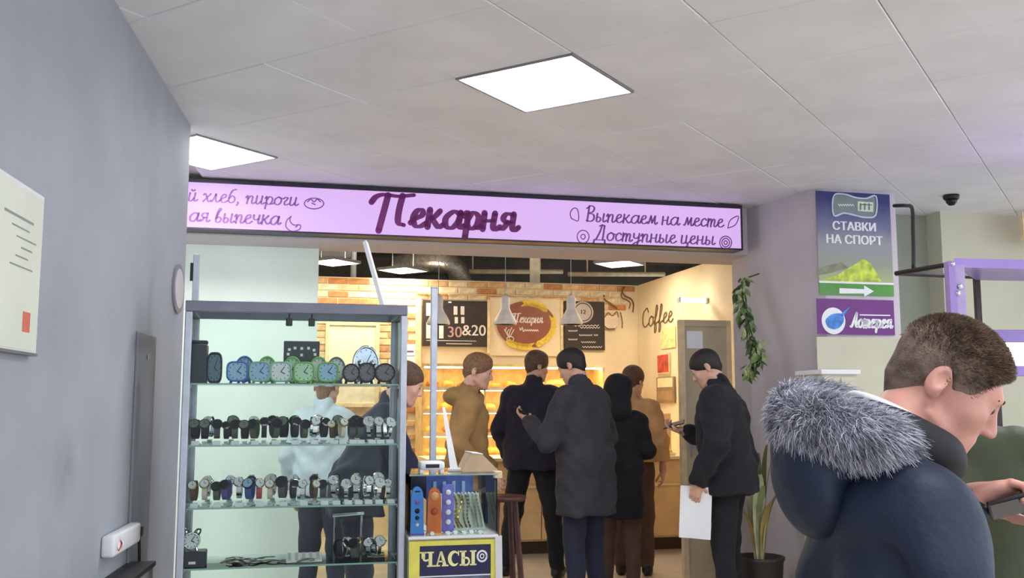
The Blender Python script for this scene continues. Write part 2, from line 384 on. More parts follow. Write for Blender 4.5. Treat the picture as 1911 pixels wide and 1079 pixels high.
for i in range(len(Al)-1):
    for j in range(len(Bl)-1):
        if (i, j) in LAMPS: continue
        g = .0016
        poly = [grid(Al[i]+g, Bl[j]+g), grid(Al[i+1]-g, Bl[j]+g), grid(Al[i+1]-g, Bl[j+1]-g), grid(Al[i]+g, Bl[j+1]-g)]
        poly = clip(poly, sv, sv.dot(so)+.05); poly = clip(poly, WLn, WLn.dot(WL0)+.13) if poly else poly
        if len(poly) < 3: continue
        cx = sum(p.x for p in poly)/len(poly); cy = sum(p.y for p in poly)/len(poly)
        if cy < 2.2 or cx > 5.2 or cx < -3.5: continue
        a = sum(poly[k].x*poly[(k+1) % len(poly)].y-poly[(k+1) % len(poly)].x*poly[k].y for k in range(len(poly)))/2
        if abs(a) < .004: continue
        if a < 0: poly = poly[::-1]
        dz = random.uniform(-.0015, .0015); mb = MB(); n = len(poly)
        ins = [p+(Vector((cx, cy))-p).normalized()*.006 for p in poly]
        vs = [(p.x, p.y, CEIL+.018) for p in poly]+[(p.x, p.y, CEIL+.004+dz) for p in poly]+[(p.x, p.y, CEIL+dz) for p in ins]
        fs = [tuple(range(n)), tuple(range(2*n, 3*n))[::-1]]
        for r_ in (0, n): fs += [(r_+k, r_+n+k, r_+n+(k+1) % n, r_+(k+1) % n) for k in range(n)]
        mb.add(vs, fs); mb.build('ceiling_tile', m_tile, ceil)
LN = ['large bright square ceiling light above the middle of the hall', 'bright square ceiling light half hidden by the grey wall end']
m_frame = mat('lamp_frame', srgb(150, 150, 156), .5, metal=.3)
for k, (i, j) in enumerate(LAMPS):
    c = grid((Al[i]+Al[i+1])/2, (Bl[j]+Bl[j+1])/2)
    if WLn.dot(c-WL0) > .1 and k != 1: continue
    w = Al[i+1]-Al[i]; h = Bl[j+1]-Bl[j]
    o = empty('ceiling_light', (c.x, c.y, CEIL), math.atan2(ga.y, ga.x), LN[k] if k < 2 else '%s square ceiling light panel out of the picture above the hall' % ORD[k-2], 'ceiling light', 'square ceiling lights')
    mb = MB(); t = .012
    for s in (-1, 1):
        mb.box((0, s*(h/2-t/2), .004), (w, t, .022)); mb.box((s*(w/2-t/2), 0, .004), (t, h-2*t, .022))
    mb.build('frame', m_frame, o)
    mb = MB(); mb.box((0, 0, .006), (w-2*t, h-2*t, .012)); mb.build('diffuser', m_led, o)
# bakery shell, in its own frame (u along the front, v inwards)
S0 = (SO[0], SO[1], 0)
def shop_build(mb, name, m, smooth=False, parent=None):
    o = mb.build(name, m, parent, smooth)
    if parent is None: o.location = S0; o.rotation_euler = (0, 0, TH)
    return o
zs0 = onv(900, 453.5, -.02)[1]      # bottom of the light box
DB = 4.0                             # depth of the bakery
UR = 4.72                            # its right wall
mb = MB(); mb.bb((-3.2, .02, zs0-.01), (4.9, .55, CEIL+.1)); struct(shop_build(mb, 'wall_lintel', m_pillar))
uG = onv(590, 700, .45)[0]
mb = MB(); mb.bb((-3.2, .45, 0), (uG, .55, zs0-.01)); struct(shop_build(mb, 'wall_green', m_green))
zb = onv(890, 524, DB)[1]
mb = MB(); mb.bb((uG-1.5, DB+.012, 0), (UR+.1, DB+.12, zb)); wall_back = struct(shop_build(mb, 'wall_back', m_yellow))
mb = MB(); mb.bb((UR, .1, 0), (UR+.1, DB, zb)); struct(shop_build(mb, 'wall_right', m_yellow))
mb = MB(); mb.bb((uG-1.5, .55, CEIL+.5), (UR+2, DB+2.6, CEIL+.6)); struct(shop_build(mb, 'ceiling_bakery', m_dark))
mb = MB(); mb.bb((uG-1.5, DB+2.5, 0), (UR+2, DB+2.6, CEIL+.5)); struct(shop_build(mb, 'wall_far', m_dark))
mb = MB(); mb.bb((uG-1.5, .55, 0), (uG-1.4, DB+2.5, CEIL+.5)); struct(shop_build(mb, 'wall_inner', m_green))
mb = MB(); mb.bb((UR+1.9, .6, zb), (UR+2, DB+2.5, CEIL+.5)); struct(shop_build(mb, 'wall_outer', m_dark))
# pillar with a chamfered left side
pil = [(4.13, .3), (4.13, .02), (4.20, -.3), (4.27, -.66), (4.29, -.71), (4.33, -.74), (4.90, -.75), (4.90, .3)]
mb = MB(); mb.prism(pil, 0, CEIL+.05); struct(shop_build(mb, 'wall_pillar', m_pillar, False))
u0, z0 = onv(1524, 640, -.755); u1 = onv(1668, 640, -.755)[0]
mb = MB(); mb.bb((u0, -.757, 0), (4.905, -.75, onv(1600, 630, -.755)[1])); struct(shop_build(mb, 'trim_1', m_cream))
# the hall goes on to the right of the pillar
mb = MB(); mb.bb((4.90, -.05, 0), (5.66, .1, CEIL+.1)); struct(shop_build(mb, 'wall_recess', m_dimgreen))
mb = MB(); mb.bb((5.66, -.225, 0), (11, .1, CEIL+.1)); struct(shop_build(mb, 'wall_cream', m_cream))
# bricks of the back wall: a band under the top, and the left field
m_br = [mat('brick_%s' % n, c, .8, noise=.12, nscale=25, bump=.25, bscale=60) for n, c in (('pale', srgb(240, 216, 180)), ('tan', srgb(222, 178, 130)), ('rust', srgb(204, 140, 92)), ('sand', srgb(232, 196, 150)))]
bm_ = []
for k in range(4):
    b = MB(); b.box((0, 0, 0), (.212, .02, .062), ch=.006); me = b.mesh('brick'); me.materials.append(m_br[k]); bm_.append(me)
uA = onv(592, 560, DB)[0]; uB = UR-.12; uC = onv(786, 600, DB)[0]; nb = 0
for r_ in range(26):
    zr = zb-.045-r_*.074; u = uA+(.11 if r_ % 2 else 0)
    while u < uB:
        if (r_ < 4 or u < uC-.11) and nb < 298:
            o = link('brick', random.choice(bm_ if u < uC else bm_[:1]*3+bm_), None, wall_back); o.location = (u, DB+.006, zr); nb += 1
        u += .222
# dark strip and oval standing in for shade on the left wall, then fittings ------------------------------------------------
def on_left(px, py):     # (s, z) on the left wall
    r = ray(px, py); n = np.array(WLn); t = (np.array(WL0)@n)/(r[:2]@n); p = r*t
    return float((Vector(p[:2])-WL0).dot(WLd)), float(p[2]+HC)
def wall_obj(name, s, z, label, cat):
    p = WL0+WLd*s; return empty(name, (p.x, p.y, z), math.atan2(WLd.y, WLd.x), label, cat)
# local frame there: x along the wall away from the camera, -y into the room
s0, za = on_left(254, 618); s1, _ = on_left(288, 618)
o = wall_obj('shade_strip', 0, 0, 'tall narrow dark grey strip painted as shade on the left wall behind the socket', 'panel')
mp = mat('wall_shade_grey', srgb(140, 140, 148), .7, noise=.05, nscale=3)
mb = MB(); mb.bb((s0, -.012, .3), (s1, 0, za), ch=.004); mb.build('board', mp, o)  # thin dark board added in place of a shaded strip of wall
for z in (.5, za-.1):
    mb = MB(); mb.lathe([(.01, 0), (.012, .004), (1e-5, .006)], 10, Matrix.Translation(((s0+s1)/2, -.012, z)) @ Matrix.Rotation(R(90), 4, 'X')); mb.build('screw', m_alu, o)
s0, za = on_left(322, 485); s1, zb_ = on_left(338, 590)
o = wall_obj('shade_oval', 0, 0, 'oval grey patch painted as shade high on the left wall end', 'painted shade')
mb = MB(); mb.slab(ring_pts((s0+s1)/2, (za+zb_)/2, abs(s1-s0)/2, (za-zb_)/2, 24)[:-1], -.012, 0); mb.build('shade_rim', mp, o)  # grey oval added in place of a shadow on the wall
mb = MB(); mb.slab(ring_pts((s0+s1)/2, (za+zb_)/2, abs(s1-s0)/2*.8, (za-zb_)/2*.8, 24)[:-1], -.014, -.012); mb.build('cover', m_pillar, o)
# an old rubbed smudge on the paint low on the left wall
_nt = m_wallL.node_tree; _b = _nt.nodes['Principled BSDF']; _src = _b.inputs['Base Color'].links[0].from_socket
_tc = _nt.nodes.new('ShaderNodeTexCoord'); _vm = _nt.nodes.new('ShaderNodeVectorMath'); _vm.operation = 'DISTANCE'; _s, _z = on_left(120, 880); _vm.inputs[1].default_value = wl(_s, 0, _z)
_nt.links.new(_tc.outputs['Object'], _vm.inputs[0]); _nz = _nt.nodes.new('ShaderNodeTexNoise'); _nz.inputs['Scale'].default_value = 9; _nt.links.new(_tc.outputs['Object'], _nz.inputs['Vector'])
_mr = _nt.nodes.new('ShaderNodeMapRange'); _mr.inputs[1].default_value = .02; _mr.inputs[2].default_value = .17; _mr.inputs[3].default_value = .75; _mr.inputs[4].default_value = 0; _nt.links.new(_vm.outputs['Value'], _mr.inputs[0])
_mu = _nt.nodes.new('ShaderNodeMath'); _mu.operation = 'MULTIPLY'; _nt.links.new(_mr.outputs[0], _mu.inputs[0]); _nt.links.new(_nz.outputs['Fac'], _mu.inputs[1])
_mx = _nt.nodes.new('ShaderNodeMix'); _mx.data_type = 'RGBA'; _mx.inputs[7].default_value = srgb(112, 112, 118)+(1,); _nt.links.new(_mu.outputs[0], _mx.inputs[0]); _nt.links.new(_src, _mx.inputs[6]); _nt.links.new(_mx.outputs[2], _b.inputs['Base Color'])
# certificate in a clear holder
s1, zt = on_left(70, 368); sb_, z1 = on_left(44, 660); s0 = s1-.42
z1 = zt-.46
o = wall_obj('notice_holder', 0, 0, 'white framed certificate with a red stamp on the left wall', 'certificate')
mb = MB(); mb.bb((s0, -.02, z1), (s1, 0, zt), ch=.003); mb.build('frame', m_white, o)
mb = MB(); mb.bb((s0+.012, -.0215, z1+.012), (s1-.012, -.02, zt-.012)); mb.build('sheet', mat('certificate_paper', srgb(228, 234, 220), .5, noise=.03, nscale=3), o)
mb = MB()
for k, (a, b) in enumerate([(.1, .33), (.16, .30), (.2, .36), (.24, .33), (.2, .3), (.16, .34)]):
    z = zt-.10-.026*k; mb.bb((s0+a, -.0225, z), (s0+b, -.0218, z+(.007 if k == 0 else .004)))
mb.build('print', mat('grey_print', srgb(150, 158, 150), .7), o)
mb = MB(); mb.bb((s1-.135, -.0225, z1+.06), (s1-.075, -.0218, z1+.115)); mb.build('red_stamp', mat('red_print', srgb(226, 120, 100), .6), o)
mb = MB(); mb.bb((s0, -.024, z1-.002), (s1, -.0, z1+.006)); mb.build('ledge', mat('grey_trim', srgb(120, 122, 120), .5), o)
# socket with plug and cable, trunking below
s0, za = on_left(188, 1004); s1, _ = on_left(240, 982); zc = za-.035
o = wall_obj('power_socket', 0, 0, 'white double socket on the left wall with a black cable', 'socket')
mb = MB(); mb.bb((s0, -.05, zc-.04), (s1, 0, zc+.04), ch=.012); mb.build('housing', m_white, o, True)
mb = MB(); mb.tube(smooth_curve([((s0+.06), -.052, zc-.02), (s0+.09, -.056, zc), ((s0+.06), -.052, zc+.02)], 4), .003, 6); mb.build('switch_mark', mat('red_plastic', srgb(205, 70, 70), .4), o)
for k in range(2):
    mb = MB(); mb.lathe([(.02, 0), (.021, .004), (.016, .005), (.014, .001), (1e-5, .001)], 16, Matrix.Translation((s0+.05+.06*k, -.05, zc+.005)) @ Matrix.Rotation(R(90), 4, 'X')); mb.build('outlet', m_white, o, True)
mb = MB(); mb.bb((s1-.01, -.055, zc-.02), (s1+.03, -.01, zc+.025), ch=.006); mb.build('plug', m_black, o)
mb = MB(); mb.tube(smooth_curve([(s1+.02, -.04, zc-.02), (s1+.03, -.045, zc-.2), (s1+.03, -.05, zc-.5), (s1+.05, -.04, .02)], 6), .006, 8); mb.build('cable', m_black, o, True)
o = wall_obj('low_cabinet', 0, 0, 'low grey cabinet with a black edge under the white socket', 'cabinet')
zt = zc-.14
mb = MB(); mb.bb((s0-.5, -.10, .05), (s1+.02, -.002, zt)); mb.build('body', mat('grey_laminate', srgb(128, 130, 128), .5), o)
mb = MB(); mb.bb((s0-.5, -.11, zt), (s1+.025, -.002, zt+.018)); mb.build('top_edge', m_black, o)
mb = MB(); mb.bb((s0-.49, -.10, 0), (s1+.01, -.01, .05)); mb.build('plinth', m_black, o)
# ================================================================== the bakery: sign
ul = -1.2; ur = onv(1386, 430, -.14)[0]; zs1 = CEIL-.012
m_box = mat('dark_sign_frame', srgb(38, 26, 48), .4)
m_sign = mat('lit_sign_face', srgb(110, 96, 118), .6, noise=.05, nscale=1.3, emit=.25, ecol=srgb(226, 186, 250))
m_plum = mat('plum_letters', srgb(112, 34, 104), .5, emit=.05, ecol=srgb(112, 34, 104)); m_plum2 = mat('violet_letters', srgb(122, 72, 138), .5, emit=.07, ecol=srgb(122, 72, 138))
sign = shop_empty('light_box_sign', 0, 0, 0, 'long lilac illuminated bakery sign with plum script lettering', 'sign')
mb = MB(); mb.bb((ul, -.12, zs0), (ur, .015, zs1)); mb.build('case', m_box, sign)
mb = MB(); mb.bb((ul, -.14, zs1-.025), (ur, -.12, zs1)); mb.bb((ul, -.14, zs0), (ur, -.12, zs0+.012)); mb.bb((ur-.012, -.14, zs0+.012), (ur, -.12, zs1-.025)); mb.build('frame', m_box, sign)
mb = MB(); mb.bb((ul, -.132, zs0+.012), (ur-.012, -.12, zs1-.025)); mb.build('face', m_sign, sign)
FV = -.1325
def sgn(px, py): return onv(px, py, FV)
def write(s, px0, px1, pyb, xh_px, pen, name, m, parent, v=FV, slant=.15):
    a, z = onv(px0, pyb[0], v); b, z2 = onv(px1, pyb[1], v); zz = (z+z2)/2
    xh = abs(onv(px0, pyb[0]-xh_px, v)[1]-z)
    mb = MB(); script(mb, s, a, zz, b-a, xh, pen, v, slant); return mb.build(name, m, parent)
write('Пекарня', 697, 966, (420, 430), 31, .042, 'main_lettering', m_plum, sign, slant=.12)
write('Выпекаем на месте', 1092, 1350, (415, 422), 15, .013, 'lettering', m_plum2, sign)
write('Доступные цены', 1108, 1334, (449, 456), 15, .013, 'lettering', m_plum2, sign)
write('й хлеб, пироги', 350, 556, (376, 383), 15, .011, 'lettering', m_plum2, sign)
write('ая выпечка', 352, 522, (412, 420), 16, .013, 'lettering', m_plum2, sign)
def icon(pts_list, name, w=.008):
    mb = MB()
    for q in pts_list: mb.ribbon([sgn(*p) for p in q], w, FV)
    return mb.build(name, m_plum2, sign)
icon([ring_pts(586, 380, 18, 10), smooth_curve([(574, 377), (580, 372), (586, 377), (592, 372), (598, 377)], 4), [(582, 379), (588, 382)]], 'bread_icon')
icon([smooth_curve([(543, 404), (535, 412), (534, 424), (545, 432), (559, 428), (560, 420), (548, 420), (541, 412), (543, 404)], 4), [(552, 424), (556, 420)]], 'croissant_icon')
icon([smooth_curve([(1066, 408), (1064, 398), (1070, 389), (1078, 392), (1079, 412), (1066, 408)], 4)], 'loaf_icon')
icon([ring_pts(1088, 442, 11, 12), ring_pts(1088, 442, 4, 4.5)], 'ring_icon')
icon([smooth_curve([(1358, 426), (1362, 412), (1374, 404), (1378, 406), (1372, 420), (1358, 426)], 4)], 'baguette_icon')
icon([ring_pts(1354, 453, 11, 12), ring_pts(1354, 453, 7, 8), ring_pts(1354, 453, 3, 3.5)], 'roll_icon', .009)
# ------------------------------------------------------------------ things on the bakery back wall
m_chalk = mat('chalkboard', srgb(58, 50, 48), .7, noise=.1, nscale=6); m_wfr = mat('pale_wood_frame', srgb(238, 214, 170), .6, noise=.08, nscale=15)
m_chalkw = mat('chalk_white', srgb(236, 226, 220), .8); m_chalkp = mat('chalk_pink', srgb(196, 150, 150), .8)
VB = DB-.01
def board(px0, py0, px1, py1, label, v=VB, fr=.03, name='menu_board', cat='menu board'):
    a, z1 = onv(px0, py0, v); b, z0 = onv(px1, py1, v)
    o = shop_empty(name, (a+b)/2, v, z0, label, cat); w = b-a; h = z1-z0
    return o, w, h, a, b, z0, z1
o, w, h, a, b, z0, z1 = board(789, 560, 908, 648, 'dark chalk menu board with white numbers left of the round sign')
mb = MB(); mb.bb((-w/2, -.02, 0), (w/2, -.005, h)); mb.build('slate', m_chalk, o)
def loc(px, py, v=VB): u, z = onv(px, py, v); return u-(a+b)/2, z-z0
mb = MB()
for (x0, y0, x1, y1) in [(795, 566, 806, 590), (846, 572, 853, 588), (859, 572, 866, 588), (848, 592, 854, 604), (860, 592, 866, 604), (795, 602, 803, 632), (819, 602, 827, 632), (795, 635, 888, 637.5), (832, 641, 880, 643), (836, 563, 842, 566)]:
    p = loc(x0, y0); q = loc(x1, y1); mb.bb((p[0], -.0215, q[1]), (q[0], -.0205, p[1]))
mb.build('chalk_drawing', m_chalkw, o)
p = loc(848, 621); text('30', .17, m_chalkp, o, 'lettering', (p[0], -.0215, p[1]), bold=.002)
p = loc(884, 618); text('&20', .17, m_chalkw, o, 'lettering', (p[0], -.0215, p[1]), bold=.002)
o, w, h, a, b, z0, z1 = board(1052, 562, 1128, 654, 'dark chalk menu board with a round white emblem right of the round sign')
mb = MB(); mb.bb((-w/2, -.02, 0), (w/2, -.005, h)); mb.build('slate', m_chalk, o)
mb = MB(); c = loc(1087, 583); rr = .125
mb.slab([(c[0]+x, c[1]+z) for x, z in ring_pts(0, 0, rr, rr, 28)[:-1]], -.0215, -.0205); mb.build('emblem', mat('chalk_grey', srgb(196, 184, 176), .8), o)
mb = MB(); mb.ribbon([(c[0]+x, c[1]+z) for x, z in ring_pts(0, 0, rr*.82, rr*.82, 28)], .01, -.022); mb.build('emblem_ring', m_chalk, o)
text('12', .07, m_chalk, o, 'lettering', (c[0], -.0225, c[1]), bold=.002)
mb = MB()
for k, (x0, x1, y) in enumerate([(1070, 1116, 608), (1082, 1118, 612), (1080, 1104, 626), (1108, 1114, 626), (1084, 1110, 639), (1086, 1122, 648), (1060, 1076, 618), (1060, 1076, 634)]):
    mb.ribbon([loc(x0+(x1-x0)*i/14, y+(1.2 if i % 2 else -1.2)) for i in range(15)], .008, -.0205)
mb.build('chalk_lines', m_chalkw, o)
# wood framing strips and plain plaster field behind the round sign
for (x0, y0, x1, y1, lab) in [(776, 548, 1142, 556, 'horizontal pale wooden batten above the menu boards'), (776, 556, 785, 690, 'left vertical pale wooden batten beside the menu board'), (909, 560, 914, 660, 'pale wooden batten between left menu board and round sign'), (1045, 560, 1050, 660, 'pale wooden batten between round sign and right menu board')]:
    o, w, h, a, b, z0, z1 = board(x0, y0, x1, y1, lab, name='wooden_batten', cat='batten')
    mb = MB(); mb.bb((-w/2, -.03, 0), (w/2, -.002, h), ch=.004); mb.build('strip', m_wfr, o)
o, w, h, a, b, z0, z1 = board(914, 557, 1046, 665, 'cream panel on the bakery wall behind the round sign', name='cream_board', cat='panel')
mb = MB(); mb.bb((-w/2, -.012, 0), (w/2, -.001, h)); mb.build('sheet', m_yellow, o)
mb = MB(); mb.bb((-w/2, -.016, h), (w/2, -.001, h+.012)); mb.build('edge', m_wfr, o)
# round brown sign with ears of wheat
c = onv(981, 606, VB); rx = onv(1035, 606, VB)[0]-c[0]; rz = onv(981, 563, VB)[1]-c[1]
o = shop_empty('round_sign', c[0], VB, c[1], 'round brown bakery sign with golden wheat on the back wall', 'sign')
m_brown = mat('brown_sign', srgb(148, 82, 58), .5, noise=.06, nscale=5); m_wheat = mat('wheat_gold', srgb(250, 206, 66), .5, noise=.1, nscale=30)
mb = MB(); mb.slab(ring_pts(0, 0, rx, rz, 48)[:-1], -.04, -.013); mb.build('disc', m_brown, o)
for (a0, a1, r0) in ((-70, 20, .93), (40, 95, .9), (-135, -80, .95)):
    mb = MB(); mb.ribbon(ring_pts(0, 0, rx*r0, rz*r0, 16, a0, a1), .012, -.041)
    for i in range(10):
        t = R(a0+(a1-a0)*i/10)
        for s in (-1, 1):
            d = t+math.pi/2+s*.55; px, pz = rx*r0*math.cos(t), rz*r0*math.sin(t)
            mb.ribbon([(px, pz), (px+.035*math.cos(d), pz+.035*math.sin(d)), (px+.075*math.cos(d-.1*s), pz+.075*math.sin(d-.1*s))], lambda q, _: .008+.022*math.sin(math.pi*min(1, q*.9+.1)), -.042)
    mb.build('wheat_ear', m_wheat, o)
mb = MB(); script(mb, 'Пекарня', -.17, .02, .36, .055, .014, -.041); mb.build('lettering', m_chalkw, o)
mb = MB(); mb.ribbon(smooth_curve([(-.08, -.04), (-.07, -.07), (-.05, -.035), (-.04, -.08)]+[(-.03+.012*i, -.078+(.02 if i % 2 else 0)) for i in range(15)], 3), .009, -.041); mb.build('small_lettering', m_chalkw, o)
mb = MB()
for i in range(5):
    t = R(200+i*14); mb.ribbon(smooth_curve([(-.2, -.16), (-.2+.05*math.cos(R(60+i*30)), -.11+.03*i/4), (-.2+.07*math.cos(R(40+i*26)), -.06+.02*(i % 2))], 5), .009, -.041)
mb.ribbon(ring_pts(-.19, -.17, .04, .03, 14), .01, -.041); mb.build('ornament', m_chalkw, o)
# framed white board and paper at left, plus posters at right
o, w, h, a, b, z0, z1 = board(608, 600, 706, 760, 'white framed board on the brick wall behind the glass case', name='framed_board', cat='board')
mb = MB(); mb.bb((-w/2+.04, -.012, .04), (w/2-.04, -.004, h-.04)); mb.build('panel', mat('warm_white_board', srgb(248, 232, 204), .6), o)
mb = MB(); mb.bb((-w/2, -.03, 0), (-w/2+.04, -.002, h)); mb.bb((w/2-.04, -.03, 0), (w/2, -.002, h)); mb.bb((-w/2+.04, -.03, h-.04), (w/2-.04, -.002, h)); mb.bb((-w/2+.04, -.03, 0), (w/2-.04, -.002, .04)); mb.build('frame', m_wfr, o)
o, w, h, a, b, z0, z1 = board(752, 642, 778, 684, 'white sheet of paper pinned to the brick wall', name='paper_notice', cat='paper')
mb = MB(); mb.bb((-w/2, -.008, 0), (w/2, -.004, h)); mb.build('sheet', m_paper, o)
mb = MB(); mb.bb((-w/4, -.0085, h*.62), (w/4, -.008, h*.7)); mb.bb((-w/3, -.0085, h*.45), (w/3, -.008, h*.48)); mb.build('print', m_plum2, o)
def onu(x, y, u):
    r = ray(x, y); t = (u+SO@SU)/(r[:2]@SU); p = r*t; return float((p[:2]-SO)@SV), float(p[2]+HC)
def board_r(px0, py0, px1, py1, label, name, cat):      # the same on the right wall
    xm = (px0+px1)/2; v0 = onu(px0, py0, UR-.002)[0]; v1 = onu(px1, py1, UR-.002)[0]; z1 = onu(xm, py0, UR-.002)[1]; z0 = onu(xm, py1, UR-.002)[1]
    o = empty(name, shop(UR-.002, (v0+v1)/2, z0), TH-R(90), label, cat); return o, v0-v1, z1-z0, 0, 0, z0, z1
o, w, h, a, b, z0, z1 = board_r(1229, 660, 1252, 698, 'small red poster in a frame on the bakery wall', name='red_poster', cat='poster')
mb = MB(); mb.bb((-w/2, -.02, 0), (w/2, -.004, h)); mb.build('frame', m_wfr, o)
mb = MB(); mb.bb((-w/2+.015, -.022, .015), (w/2-.015, -.02, h-.015)); mb.build('print', mat('poster_red', srgb(206, 74, 58), .5, noise=.25, nscale=14), o)
o, w, h, a, b, z0, z1 = board_r(1228, 704, 1262, 752, 'dark framed notice with pale papers below the red poster', name='framed_notice', cat='notice')
mb = MB(); mb.bb((-w/2, -.02, 0), (w/2, -.004, h)); mb.build('frame', mat('taupe', srgb(150, 126, 96), .6), o)
for k in range(2):
    mb = MB(); mb.bb((-w/2+.03, -.022, .03+k*h*.5), (w/2-.04, -.02, .03+k*h*.5+h*.36)); mb.build('paper', mat('cream_paper', srgb(244, 226, 184), .7) if k else mat('tan_print', srgb(176, 142, 104), .7), o)
o, w, h, a, b, z0, z1 = board_r(1234, 612, 1262, 650, 'pale menu leaflet with yellow pattern above the red poster', name='leaflet', cat='leaflet')
mb = MB(); mb.bb((-w/2, -.01, 0), (w/2, -.004, h)); mb.build('sheet', mat('leaflet_print', srgb(250, 232, 160), .6, noise=.15, nscale=18), o)
# coffee cup drawing with steam, on the back wall
c = onv(1160, 605, VB); o = shop_empty('coffee_drawing', c[0], VB, c[1], 'wall drawing of a steaming coffee cup with script lettering', 'wall drawing')
m_ink = mat('brown_ink', srgb(120, 90, 64), .7)
def lc(px, py): u, z = onv(px, py, VB); return u-c[0], z-c[1]
mb = MB(); mb.slab([lc(*p) for p in smooth_curve([(1128, 592), (1124, 604), (1130, 612), (1144, 614), (1152, 606), (1153, 592), (1140, 588)], 4, True)[:-1]][::-1], -.016, -.012); mb.build('cup', mat('cup_white', srgb(236, 216, 192), .6), o)
mb = MB()
for q, pw in (([(1164, 536), (1160, 545), (1166, 553), (1176, 558), (1181, 568), (1180, 582)], .018), ([(1158, 548), (1160, 556), (1168, 560), (1175, 566), (1173, 576)], .013), ([(1126, 552), (1128, 560), (1140, 568), (1150, 576)], .02), ([(1128, 592), (1134, 584), (1142, 590), (1150, 582), (1153, 592)], .012), ([(1126, 608), (1134, 614), (1146, 614)], .014), ([(1157, 584), (1160, 600), (1160, 612)], .014)):
    mb.ribbon([lc(*p) for p in smooth_curve(q, 5)], pw, -.017)
mb.build('steam', m_ink, o)
v0, z0_ = onu(1198, 612, UR-.004); v1, _ = onu(1256, 612, UR-.004)
o = empty('script_lettering', shop(UR-.004, v0, z0_), TH-R(90), 'brown script lettering on the yellow right wall beside the cup drawing', 'lettering')
mb = MB(); script(mb, 'Coffee', 0, 0, v0-v1, .11, .022, 0); mb.build('lettering', m_ink, o)
# ------------------------------------------------------------------ overhead: duct, lamps, pipe, post, pendants
m_duct = mat('foil_duct', srgb(150, 146, 140), .3, metal=.8, noise=.15, nscale=30, bump=.4, bscale=40)
pth = [at(740, 497, 11.6), at(790, 492, 11.4), at(825, 491, 11.3), at(848, 500, 11.3), at(858, 525, 11.35), at(860, 560, 11.45)]
P = smooth_curve([tuple(p) for p in pth], 10)
mb = MB(); mb.tube(P, [.13+(.012 if i % 2 else 0) for i in range(len(P))], 14); o = mb.build('ventilation_duct', m_duct, None, True); tag(o, 'crinkled foil ventilation duct bending down above the back wall', 'duct')
for (x0, x1, y, lab) in ((840, 1050, 507, 'long pale pipe under the dark bakery ceiling, left length'), (1060, 1240, 512, 'long pale pipe under the dark bakery ceiling, right length')):
    mb = MB(); mb.tube([at(x0, y, 12.0), at((x0+x1)/2, y, 12.2), at(x1, y, 12.4)], .03, 10)
    for t in (.2, .8): q = at(x0+(x1-x0)*t, y, 12.0+.4*t); mb.tube([q, q+Vector((0, 0, .35))], .01, 6)
    tag(mb.build('ceiling_pipe', m_wfr, None, True), lab, 'pipe')
p = at(998, 505, 11.55); mb = MB(); mb.bb((-.06, -.06, p.z-.35), (.06, .06, CEIL+.5), ch=.006); mb.bb((-.075, -.075, p.z-.36), (.075, .075, p.z-.33))
o = mb.build('white_post', mat('warm_white_paint', srgb(250, 236, 210), .6)); o.location = (p.x, p.y, 0); tag(o, 'white square post rising behind the brick wall to the ceiling', 'post')
p = at(622, 470, 11.6); o = empty('air_conditioner', p, TH, 'grey boxy ceiling unit above the brick wall at left', 'air unit')
mb = MB(); mb.bb((-.2, -.2, -.1), (.2, .2, .12), ch=.02); mb.build('body', mat('grey_metal_case', srgb(128, 128, 130), .5, metal=.2), o)
mb = MB(); mb.tube([(.24, 0, .1), (.24, 0, -.45)], .035, 8); mb.build('hanger', m_white, o)
mb = MB(); mb.tube([(-.26, 0, .1), (-.26, 0, -.45)], .012, 8); mb.build('hanger', m_white, o)
m_ledw = mat('led_diffuser_warm', (1, 1, 1), .5, noise=0, emit=WARM*.74, ecol=(1, .87, .67))
for k, (px, py, lab) in enumerate([(1156, 493, 'bright ceiling light in the bakery right of the white post'), (622, 490, 'bright ceiling light in the bakery above the green wall edge'), (752, 505, 'bright ceiling light in the bakery beside the foil duct')]):
    Y = FPX*1.45/(756-py); p = at(px, py, Y); o = empty('ceiling_light', p, R(57.7), lab, 'ceiling light', 'square ceiling lights')
    mb = MB(); t = .015
    for s in (-1, 1): mb.box((0, s*(.2-t/2), .01), (.4, t, .03)); mb.box((s*(.2-t/2), 0, .01), (t, .4-2*t, .03))
    mb.build('frame', m_frame, o)
    mb = MB(); mb.box((0, 0, .012), (.4-2*t, .4-2*t, .012)); mb.build('diffuser', m_ledw, o)
    top = CEIL+.5-p.z
    for sx in (-1, 1): mb = MB(); mb.tube([(sx*.18, 0, .018), (sx*.18, 0, top)], .004, 6); mb.build('wire', m_alu, o)
for k, (px, zl) in enumerate([(818, 'left of the three white pendant lamps in the bakery'), (943, 'middle of the three white pendant lamps, before the round sign'), (1066, 'right of the three white pendant lamps in the bakery')]):
    p = at(px, 606, 9.3); o = empty('pendant_lamp', p, 0, zl, 'pendant lamp', 'white pendant lamps')
    o.scale = (.85, .85, 1)
    mb = MB(); mb.lathe([(.125, 0), (.13, .012), (.125, .035), (.10, .075), (.06, .13), (.05, .16), (.052, .25), (.03, .27), (.012, .29), (.012, .27), (.03, .255), (.04, .17), (.095, .07), (.12, .02), (.115, 0)], 24); mb.build('shade', mat('pendant_white', srgb(240, 230, 220), .45), o, True)
    mb = MB(); mb.tube([(0, 0, .28), (0, 0, CEIL+.5-p.z)], .004, 6); mb.build('cord', m_alu, o)
    mb = MB(); mb.ball((0, 0, .05), (.035, .035, .045), 12); mb.build('bulb', mat('bulb_glow', (1, .85, .6), .4, noise=0, emit=165, ecol=(1, .87, .64)), o, True)
